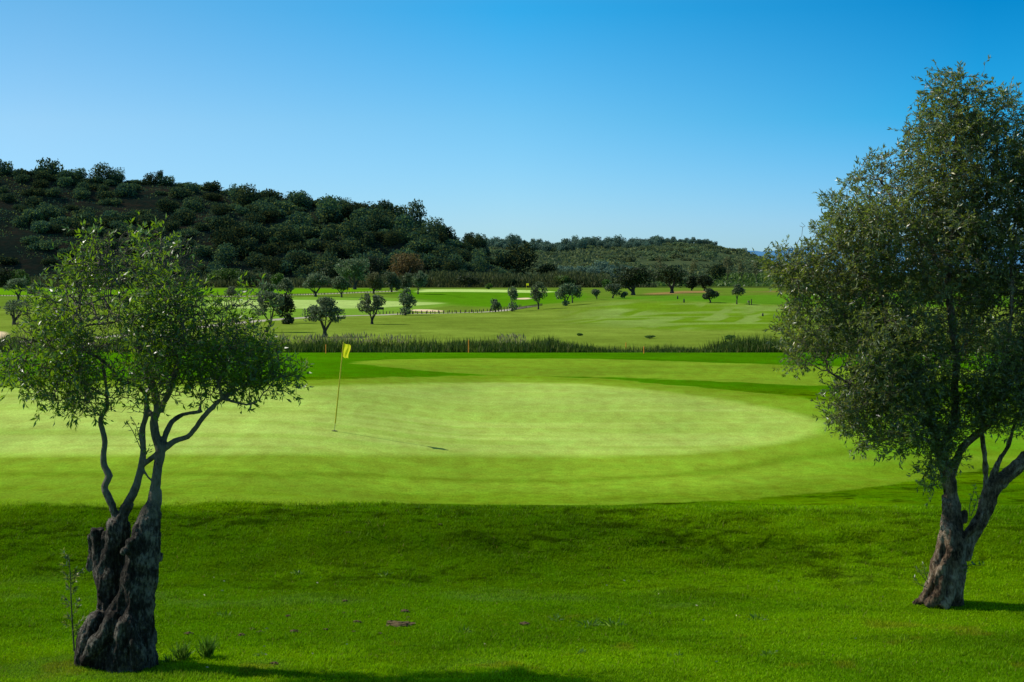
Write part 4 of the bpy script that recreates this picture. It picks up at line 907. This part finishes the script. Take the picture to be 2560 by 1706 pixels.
# small scrub and dry growth between them (stuff)
n = 36000
px = rs.uniform(-500, 1400, n); v = rs.rand(n) ** .9 * 1.03; x, y, z = hill1(px, v)
den = fbm(x / 14, y / 14, 511, 3); kp = den + .5 * sstep(300, 800, px) > .42; P = np.stack([x, y, z + .4 * rs.rand(n)], 1)[kp]
Vl, Fl = clump_normals_quads(P, np.full(len(P), 1.0), rs, .0, np.tile([0, 0, 1.], (len(P), 1)))
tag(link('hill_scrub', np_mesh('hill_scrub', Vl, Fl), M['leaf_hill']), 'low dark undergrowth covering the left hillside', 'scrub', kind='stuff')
n = 42000
px = rs.uniform(900, 2700, n); v = rs.rand(n); x, y, z = hill2(px, v); den = fbm(x / 40, y / 60, 521, 4); kp = den > .42
P = np.stack([x, y, z + 1.0 * rs.rand(n)], 1)[kp]
Vl, Fl = clump_normals_quads(P, np.full(len(P), 2.6), rs, .3, np.tile([0, 0, 1.], (len(P), 1)))
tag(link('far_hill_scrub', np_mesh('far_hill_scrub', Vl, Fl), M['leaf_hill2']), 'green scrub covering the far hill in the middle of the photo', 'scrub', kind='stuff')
for k in range(190):
    px = rs.uniform(1130, 2120); v = rs.uniform(.05, .95); p = on_hill(hill2, px, v); s = rs.uniform(2.6, 5.8)
    put('far_hill_bush', GM[rs.randint(4)], p - Vector((0, 0, s * .1)), s * 1.3, s, rs.rand() * 6.28, 'rounded scrub bush, one of many on the far hill', 'bush', 'bushes of the far hill')
for k in range(150):
    px = 1170 + 620 * (k + rs.rand()) / 150; v = 1.0 - .3 * rs.rand() ** 1.6; 
    if px > 1650: v = 1 - .06 * rs.rand()
    p = on_hill(hill2, px, v); s = rs.uniform(3.2, 5.4) * (1 if px < 1650 else .6)
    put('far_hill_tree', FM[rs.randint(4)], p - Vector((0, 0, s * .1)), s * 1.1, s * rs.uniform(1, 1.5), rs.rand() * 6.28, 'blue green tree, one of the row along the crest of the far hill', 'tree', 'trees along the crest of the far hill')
for k in range(34):
    px = rs.uniform(1400, 1600); v = rs.uniform(.02, .12); p = on_hill(hill2, px, v); s = rs.uniform(3.0, 5)
    put('far_hill_tree', FM[rs.randint(4)], p, s * 1.1, s, rs.rand() * 6.28, 'grey green tree in the grove at the foot of the far hill', 'tree', 'grove at the foot of the far hill')

# ------------------------------------------------------------------ cane thicket along the stream under the hill, reeds in the ditch
def strands(P, L, W, lean, rs, m, name, label, cat):
    n = len(P); a = rs.rand(n) * 6.283; D = np.stack([np.cos(a) * lean, np.sin(a) * lean, np.ones(n)], 1)
    Vl, Fl = leaf_arrays(P, D, L, W, .12, rs)
    return tag(link(name, np_mesh(name, Vl, Fl), m), label, cat, kind='stuff')
n = 60000
px = rs.uniform(-400, 1640, n); Y = rs.uniform(535, 590, n); X = (px - CX) / F * Y; Zg = terrain(X, Y, False)
hmax = (.62 + .38 * sstep(900, 1040, px)) * (2.6 + 5.2 * fbm(X / 9, Y / 9, 601, 4) * (.75 + .5 * fbm(X / 45, Y / 60, 603, 2))) * (1 - .75 * sstep(1480, 1620, px))
z = Zg + hmax * rs.rand(n) ** .8
L = rs.uniform(1.0, 2.2, n)
strands(np.stack([X, Y, z - L * .6], 1), L, .34, rs.rand(n) * .5, rs, M['cane'], 'cane_thicket', 'olive brown cane thicket along the foot of the hills', 'cane')
n = 20000
px = rs.uniform(1400, 2900, n); Y = rs.uniform(560, 720, n); X = (px - CX) / F * Y; Zg = terrain(X, Y, False) + 4.5 * sstep(600, 720, Y) * sstep(1650, 1850, px)
strands(np.stack([X, Y, Zg + .2], 1), rs.uniform(.8, 2.2, n), .8, 1.0, rs, M['leaf_green'], 'rough_scrub', 'yellow green low scrub before the far hill on the right', 'scrub')
n = 64000
Y = rs.uniform(74.6, 82, n); X = rs.uniform(-34, 36, n); Zg = terrain(X, Y, False)
hn = fbm(X / 2.2, Y / 6, 611, 4); hh = (.75 + 1.0 * (hn - .3)) * (1 - .55 * sstep(2, 6, X) * (1 - sstep(10, 13, X))) * (.7 + .6 * fbm(X / .7, Y / 2, 613, 2)) * (.45 + .55 * sstep(74.6, 76.5, Y)); hh = np.clip(hh + .40 * sstep(78, 82, Y), .2, 1.8)
kp = rs.rand(n) < .45 + .55 * sstep(.3, .5, hn)
strands(np.stack([X, Y, Zg - .05], 1)[kp], (hh * .85 * rs.uniform(.6, 1.25, n))[kp], .045, (rs.rand(n) * .35)[kp], rs, M['reed'], 'reeds', 'dark green reeds growing in the ditch behind the near green', 'reeds')
n = 3500
Y = rs.uniform(77, 82, n); X = rs.uniform(-14, 14, n); Zg = terrain(X, Y, False); kp = (fbm(X / 1.8, Y / 4, 621, 3) > .58) & (X < 1.5)
strands(np.stack([X, Y, Zg + .75 + .45 * rs.rand(n)], 1)[kp], rs.uniform(.18, .35, n)[kp], .06, (rs.rand(n) * .5)[kp], rs, M['seed'], 'reed_heads', 'pale feathery seed heads above the reeds in the ditch', 'reeds')

# ------------------------------------------------------------------ stakes, posts, far flags and small furniture
def box_bm(bm, cx, cy, cz, sx, sy, sz, bev=.0, rot=0):
    r = bmesh.ops.create_cube(bm, size=1)['verts']; bmesh.ops.scale(bm, vec=(sx, sy, sz), verts=r)
    if rot: bmesh.ops.rotate(bm, cent=(0, 0, 0), matrix=__import__('mathutils').Matrix.Rotation(rot, 3, 'Y'), verts=r)
    bmesh.ops.translate(bm, vec=(cx, cy, cz), verts=r)
    if bev: bmesh.ops.bevel(bm, geom=list({e for v in r for e in v.link_edges}), offset=bev, segments=1, affect='EDGES')
def bm_obj(name, fn, m, parent=None, loc=None):
    bm = bmesh.new(); fn(bm); me = bpy.data.meshes.new(name); bm.to_mesh(me); bm.free(); return link(name, me, m, parent, loc)
def stake_fn(h, r):
    def f(bm):
        bmesh.ops.create_cone(bm, cap_ends=True, segments=8, radius1=r, radius2=r * .9, depth=h, matrix=__import__('mathutils').Matrix.Translation((0, 0, h / 2)))
        bmesh.ops.create_cone(bm, cap_ends=True, segments=8, radius1=r * .9, radius2=r * .35, depth=r * 1.2, matrix=__import__('mathutils').Matrix.Translation((0, 0, h + r * .58)))
    return f
for px, py, h, lab in [(815, 884, .40, 'orange hazard stake before the reeds left of the near yellow flag'), (1172, 882, .62, 'orange hazard stake among the reeds right of the near yellow flag'), (1287, 881, .34, 'orange hazard stake before the reeds in the middle of the photo'), (1610, 884, .30, 'orange hazard stake before the reeds, rightmost of the row'), (1565, 872, .45, 'faint orange hazard stake standing inside the reeds on the right')]:
    g = G(px, py)
    tag(bm_obj('hazard_stake', stake_fn(h + .1, .035), M['orange'], None, g - Vector((0, 0, .08))), lab, 'stake', 'orange hazard stakes along the ditch')
def along(line, d0, step, off):
    out = []; P = line; acc = -d0
    for i in range(len(P) - 1):
        a = P[i]; b = P[i + 1]; L = np.hypot(*(b - a)); t = max(0, -acc)
        nrm = np.array([-(b - a)[1], (b - a)[0]]) / L
        while t < L:
            q = a + (b - a) * t / L + nrm * off; out.append(q); t += step
        acc = L - t if False else -(t - L)
    return out
pm = bpy.data.meshes.new('wooden_post'); bm = bmesh.new(); stake_fn(.42, .07)(bm); bm.to_mesh(pm); bm.free(); pm.materials.append(M['wood'])
i0 = 11
for off in (1.9, -1.9):
    for q in along(L_path1[i0 - 2:], 2, .72 if off < 0 else .95, off):
        if q[0] > -21: put('wooden_post', pm, (q[0], q[1], tz(*q) - .05), 1, 1, 0, 'short dark wooden post in the row beside the lower cart path', 'post', 'wooden posts along the lower cart path')
for q in along(L_path2, 1, .95, -3.1):
    if -0.38 * q[1] < q[0]: put('wooden_post', pm, (q[0], q[1], tz(*q) - .05), 1.1, 1.0, 0, 'short wooden post in the row beside the upper cart path', 'post', 'wooden posts along the upper cart path')
for px, py, lab in [(869, 741, 'tiny yellow flag on the fairway green beneath the hill'), (1316, 727, 'tiny yellow flag on the raised far green before the cane thicket')]:
    g = G(px, py); r = empty('far_flagstick', g, lab, 'flagstick')
    bm_obj('pole', stake_fn(2.1, .05), M['pole'], r)
    nn = 6; Pq = []
    for a in range(nn):
        for b in range(nn): Pq.append((a / (nn - 1) * .6 + .04, .08 * math.sin(a * 1.3), 2.1 - b / (nn - 1) * .6 - .05 * a / nn))
    ii = (np.arange(nn - 1)[:, None] * nn + np.arange(nn - 1)[None]).ravel()
    link('flag', np_mesh('flag', np.array(Pq), np.stack([ii, ii + nn, ii + nn + 1, ii + 1], 1), True), M['yellow'], r)
# small dark sign by the forked olive
g = G(952, 781); r = empty('course_sign', g, 'small dark low sign on two legs beside the forked olive', 'sign')
bm_obj('board', lambda bm: box_bm(bm, 0, 0, .62, 1.0, .08, .42, .02), M['blackbox'], r)
for s in (-1, 1): bm_obj('leg', lambda bm: box_bm(bm, s * .38, 0, .20, .09, .07, .42), M['wood'], r)
# tee furniture on the right mound
g = G(1875, 763); r = empty('tee_box_stand', g, 'dark wooden tee stand with beige panel on the mown mound near the right olive', 'stand')
for s in (-1, 1): bm_obj('post', lambda bm: box_bm(bm, s * .32 + .1, 0, .75 + .1 * s, .24, .2, 1.5 + .2 * s, .03), M['wood'], r)
bm_obj('panel', lambda bm: box_bm(bm, -.45, .05, .95, .5, .12, .6, .02), M['beige'], r)
bm_obj('bench', lambda bm: box_bm(bm, -.75, -.05, .38, .9, .3, .10, .02), M['wood'], r); r.scale = (.55, .55, .55)
for px, py, h, lab in [(1694, 748, .4, 'short dark marker post on the mown mound, the farther of two'), (1710, 757, .5, 'short dark marker post on the mown mound, the nearer of two'), (1907, 791, .3, 'tiny dark marker on the mown mound near the right olive')]:
    g = G(px, py); tag(bm_obj('marker_post', stake_fn(h, .12), M['blackbox'], None, g), lab, 'post', 'marker posts on the mown mound')

# ------------------------------------------------------------------ near ground details
def blades_mesh(n, h, w, spread, rs, name, broad=1.0):
    a = rs.rand(n) * 6.283; r = spread * rs.rand(n) ** .6
    P = np.stack([np.cos(a) * r * .35, np.sin(a) * r * .35, np.zeros(n) - .01], 1)
    L = h * rs.uniform(.5, 1.1, n); D = np.stack([np.cos(a) * r * broad, np.sin(a) * r * broad, L * 1.0], 1)
    Vl, Fl = leaf_arrays(P, D, L, w, .3, rs); return np_mesh(name, Vl, Fl)
M['weed'] = leaf_mat('weed_leaf', [(0, (.06, .14, .008)), (.6, (.12, .26, .015)), (1, (.26, .40, .05))], None, .6, None, .4, .4)
for px, py, h, n, lab in [(515, 1645, .27, 150, 'tall bright grass tuft right of the left olive base'), (455, 1650, .23, 120, 'bright grass tuft close to the left olive trunk'), (425, 1655, .10, 40, 'small grass tuft at the edge of the left olive shadow')]:
    g = G(px, py); tag(link('grass_tuft', blades_mesh(n, h, .012, .12, rs, 'grass_tuft'), M['weed'], None, g), lab, 'tuft')
for k, (px, py, s, lab) in enumerate([(1470, 1566, .16, 'wide patch of pale weed leaves low in the middle foreground'), (1535, 1564, .14, 'pale weed leaves right of the wide weed patch'), (1392, 1550, .09, 'small bright weed left of the wide weed patch'), (1448, 1632, .08, 'tiny leafy weed below the wide weed patch'), (1925, 1640, .10, 'small weed with upright blades at the lower right'), (1895, 1548, .12, 'flat dark weed in the right foreground'), (745, 1432, .10, 'small clover patch left of centre on the bank'), (960, 1440, .10, 'green weed patch on the bank near the middle'), (560, 1540, .10, 'little leafy weed near the left olive'), (1160, 1580, .10, 'upright dark grassy weed in the centre foreground'), (1690, 1640, .09, 'low weed beside the dry patch at lower right'), (650, 1640, .07, 'tiny weed at lower left beyond the tree shadow')]):
    g = G(px, py); tag(link('weed_plant', blades_mesh(26, s, .022, s * 1.6, rs, 'weed', 1.6), M['weed'], None, g), lab, 'weed')
for k, (px, py, sx) in enumerate([(1000, 1563, 60), (1013, 1531, 22), (980, 1558, 26), (893, 1557, 20), (860, 1534, 12), (736, 1580, 22), (720, 1543, 12), (630, 1575, 14), (605, 1590, 18), (815, 1575, 12), (685, 1660, 22), (862, 1505, 14), (950, 1585, 12), (1312, 1562, 24), (1020, 1545, 9), (472, 1585, 20), (650, 1582, 16), (885, 1580, 10), (1100, 1312, 10), (870, 1326, 14)]):
    g = G(px, py); w = sx / F * g.y * .5
    bm = bmesh.new(); bmesh.ops.create_icosphere(bm, subdivisions=3, radius=1)
    for v in bm.verts:
        d = 1 + .55 * mnoise.fractal(v.co * 2.2 + Vector((k * 5, 0, 0)), 1, 2, 4); v.co = Vector((v.co.x * w * d, v.co.y * w * .6 * d, max(v.co.z, -.2) * min(w * .42, .035) * d))
    me = bpy.data.meshes.new('soil_clod'); bm.to_mesh(me); bm.free()
    lab = 'widest brown crumbly soil clod in the foreground, centre left' if k == 0 else 'small brown crumbly soil clod lying in the rough grass'
    tag(link('soil_clod', me, M['clod'], None, g + Vector((0, 0, .008))), lab, 'clod', 'brown soil clods in the foreground grass')
# fallen pale leaves / daisies
pet = np_mesh('fallen_leaf', *leaf_arrays(np.zeros((1, 3)), np.array([[1., .2, .15]]), .05, .022)); pet.materials.append(M['white'])
for k in range(26):
    px = rs.uniform(420, 2250); py = rs.uniform(1440, 1690); g = G(px, py)
    put('fallen_leaf', pet, g + Vector((0, 0, .03)), .8, .8, rs.rand() * 6.28, 'tiny pale fallen leaf lying on the foreground grass', 'leaf', 'pale fallen leaves on the foreground grass')
# thin sapling left of the stump
g = G(186, 1632); r = empty('sapling', g, 'thin dark leafy sapling standing just left of the grey stump', 'sapling'); s = g.y / F
st = [(186, 1632, 4), (181, 1560, 3.2), (178, 1500, 2.8), (176, 1440, 2.2), (172, 1395, 1.2)]
parts = [tube_arrays(*smooth_poly([np.array(at(a, b, g.y)) - np.array(g) for a, b, c in st], [c * s * .6 for a, b, c in st], .05), 6)]
LP = []; LD = []
for k in range(26):
    t = rs.uniform(.15, 1.0); a = np.array(at(np.interp(t, [0, 1], [186, 174]), np.interp(t, [0, 1], [1632, 1400]), g.y)) - np.array(g); d = np.array([rs.choice([-1, 1]) * rs.uniform(.4, 1), rs.normal() * .6, rs.uniform(.3, .9)]); d /= np.linalg.norm(d); L = rs.uniform(.06, .16)
    parts.append(tube_arrays(np.array([a, a + d * L * .5, a + d * L]), np.array([.003, .0022, .0012]), 4))
    for q in range(14): LP.append(a + d * L * rs.uniform(.3, 1)); LD.append(d + rs.normal(size=3) * .6)
Vt, Ft = cat_meshes(parts); link('stem', np_mesh('stem', Vt, Ft, True), M['twig'], r)
link('leaves', np_mesh('leaves', *leaf_arrays(np.array(LP), np.array(LD), .055, .016)), M['leaf_r'], r)
# suckers on the trunks
def sucker(root, px, py, pts_px, nl, lm, seed, L0=.05, W0=.014):
    rs2 = np.random.RandomState(seed); Y = root.location.y - .3; b = np.array(root.location); parts = []; LP = []; LD = []
    for pl in pts_px:
        q, rr_ = smooth_poly([np.array(at(a, c, Y)) - b for a, c in pl], np.linspace(.006, .0025, len(pl)), .03); parts.append(tube_arrays(q, rr_, 5))
        for k in range(nl):
            i = rs2.randint(len(q) // 3, len(q)); LP.append(q[i] + rs2.normal(size=3) * .012); LD.append(np.array([rs2.normal(), rs2.normal() * .6, .7 + rs2.normal() * .4]))
    Vt, Ft = cat_meshes(parts); o = link('shoot', np_mesh('shoot', Vt, Ft, True), M['twig'], root)
    link('shoot_leaves', np_mesh('shoot_leaves', *leaf_arrays(np.array(LP), np.array(LD), L0, W0, .15, rs2)), lm, o)
sucker(left, 0, 0, [[(354, 1128), (342, 1100), (330, 1075), (318, 1060), (306, 1070)], [(354, 1128), (346, 1085), (338, 1060), (326, 1046)], [(362, 1140), (368, 1130), (374, 1120)]], 16, M['leaf_l'], 5)
sucker(right, 0, 0, [[(2425, 1290), (2424, 1265), (2432, 1240), (2436, 1215)], [(2428, 1290), (2440, 1260), (2446, 1240)]], 22, M['leaf_r'], 6)
sucker(right, 0, 0, [[(2320, 1460), (2306, 1440), (2296, 1425)], [(2318, 1470), (2300, 1462), (2290, 1450)], [(2320, 1450), (2312, 1430), (2310, 1415)]], 18, M['leaf_r'], 7)
sucker(right, 0, 0, [[(2410, 1425), (2425, 1412), (2442, 1414), (2462, 1412)], [(2410, 1440), (2414, 1428), (2418, 1415)]], 9, M['leaf_l'], 8, .05, .035)

# ------------------------------------------------------------------ light, sky, camera
sun = bpy.data.lights.new('sun', 'SUN'); sun.energy = 4.4; sun.angle = math.radians(.5); sun.color = (1, .94, .84)
so = bpy.data.objects.new('sun', sun); COL.objects.link(so); so.rotation_euler = Vector(sun_dir).to_track_quat('Z', 'Y').to_euler(); so.location = (-30, 30, 40)
w = bpy.data.worlds.new('World'); sc.world = w; w.use_nodes = True; nt = w.node_tree
for n_ in list(nt.nodes): nt.nodes.remove(n_)
N = nt.nodes.new
sky = N('ShaderNodeTexSky'); sky.sky_type = 'NISHITA'; sky.sun_disc = False; sky.sun_elevation = sun_el; sky.sun_rotation = sun_az; sky.altitude = 60; sky.air_density = 1.0; sky.dust_density = .25; sky.ozone_density = 2.2
tc = N('ShaderNodeTexCoord'); sep = N('ShaderNodeSeparateXYZ'); nt.links.new(tc.outputs['Generated'], sep.inputs[0])
# the deep polarised blue away from the sun pales towards the sun's side and the horizon
nrm = N('ShaderNodeVectorMath'); nrm.operation = 'MULTIPLY'; nt.links.new(tc.outputs['Generated'], nrm.inputs[0]); nrm.inputs[1].default_value = (1, 1, 0)
nr2 = N('ShaderNodeVectorMath'); nr2.operation = 'NORMALIZE'; nt.links.new(nrm.outputs[0], nr2.inputs[0])
dot = N('ShaderNodeVectorMath'); dot.operation = 'DOT_PRODUCT'; nt.links.new(nr2.outputs[0], dot.inputs[0]); dot.inputs[1].default_value = (math.sin(sun_az), math.cos(sun_az), 0)
def sky_ramp(stops):
    r = N('ShaderNodeValToRGB'); nt.links.new(sep.outputs['Z'], r.inputs[0]); ramp(r, stops + [(.35, (.58, .82, 1.0)), (1, (.7, .9, 1.05))]); return r.outputs[0]
def mixn(f, a, b, lo, hi):
    mr = N('ShaderNodeMapRange'); mr.inputs[1].default_value = lo; mr.inputs[2].default_value = hi; nt.links.new(f, mr.inputs[0])
    m = N('ShaderNodeMix'); m.data_type = 'RGBA'; nt.links.new(mr.outputs[0], m.inputs[0]); nt.links.new(a, m.inputs[6]); nt.links.new(b, m.inputs[7]); return m.outputs[2]
SR = sky_ramp([(0, (.46, .82, 1.36)), (.034, (.42, .80, 1.36)), (.106, (.06, .69, 1.12)), (.182, (.0076, .567, .958))])
SC = sky_ramp([(0, (.60, .93, 1.34)), (.034, (.575, .912, 1.33)), (.106, (.388, .888, 1.195)), (.182, (.112, .836, 1.18))])
SL = sky_ramp([(0, (.54, .84, 1.28)), (.034, (.50, .82, 1.265)), (.100, (.596, .87, 1.09)), (.182, (.39, .825, 1.02))])
tint = mixn(dot.outputs['Value'], mixn(dot.outputs['Value'], SR, SC, -.058, .257), SL, .257, .548)
mul = N('ShaderNodeMix'); mul.data_type = 'RGBA'; mul.blend_type = 'MULTIPLY'; mul.inputs[0].default_value = 1
nt.links.new(sky.outputs[0], mul.inputs[6]); nt.links.new(tint, mul.inputs[7])
bg = N('ShaderNodeBackground'); bg.inputs[1].default_value = .12; nt.links.new(mul.outputs[2], bg.inputs[0])
wo = N('ShaderNodeOutputWorld'); nt.links.new(bg.outputs[0], wo.inputs[0])
cam = bpy.data.cameras.new('camera'); cam.sensor_width = 36; cam.lens = F / 2560 * 36; cam.shift_y = -(853 - HY) / 2560; cam.clip_start = .1; cam.clip_end = 40000
co = bpy.data.objects.new('camera', cam); COL.objects.link(co); co.location = (0, 0, CZ); co.rotation_euler = (math.pi / 2, 0, 0); sc.camera = co
sc.view_settings.view_transform = 'Standard'; sc.view_settings.look = 'None'; sc.view_settings.exposure = 0
sc.cycles.max_bounces = 6; sc.cycles.transmission_bounces = 4; sc.cycles.diffuse_bounces = 3
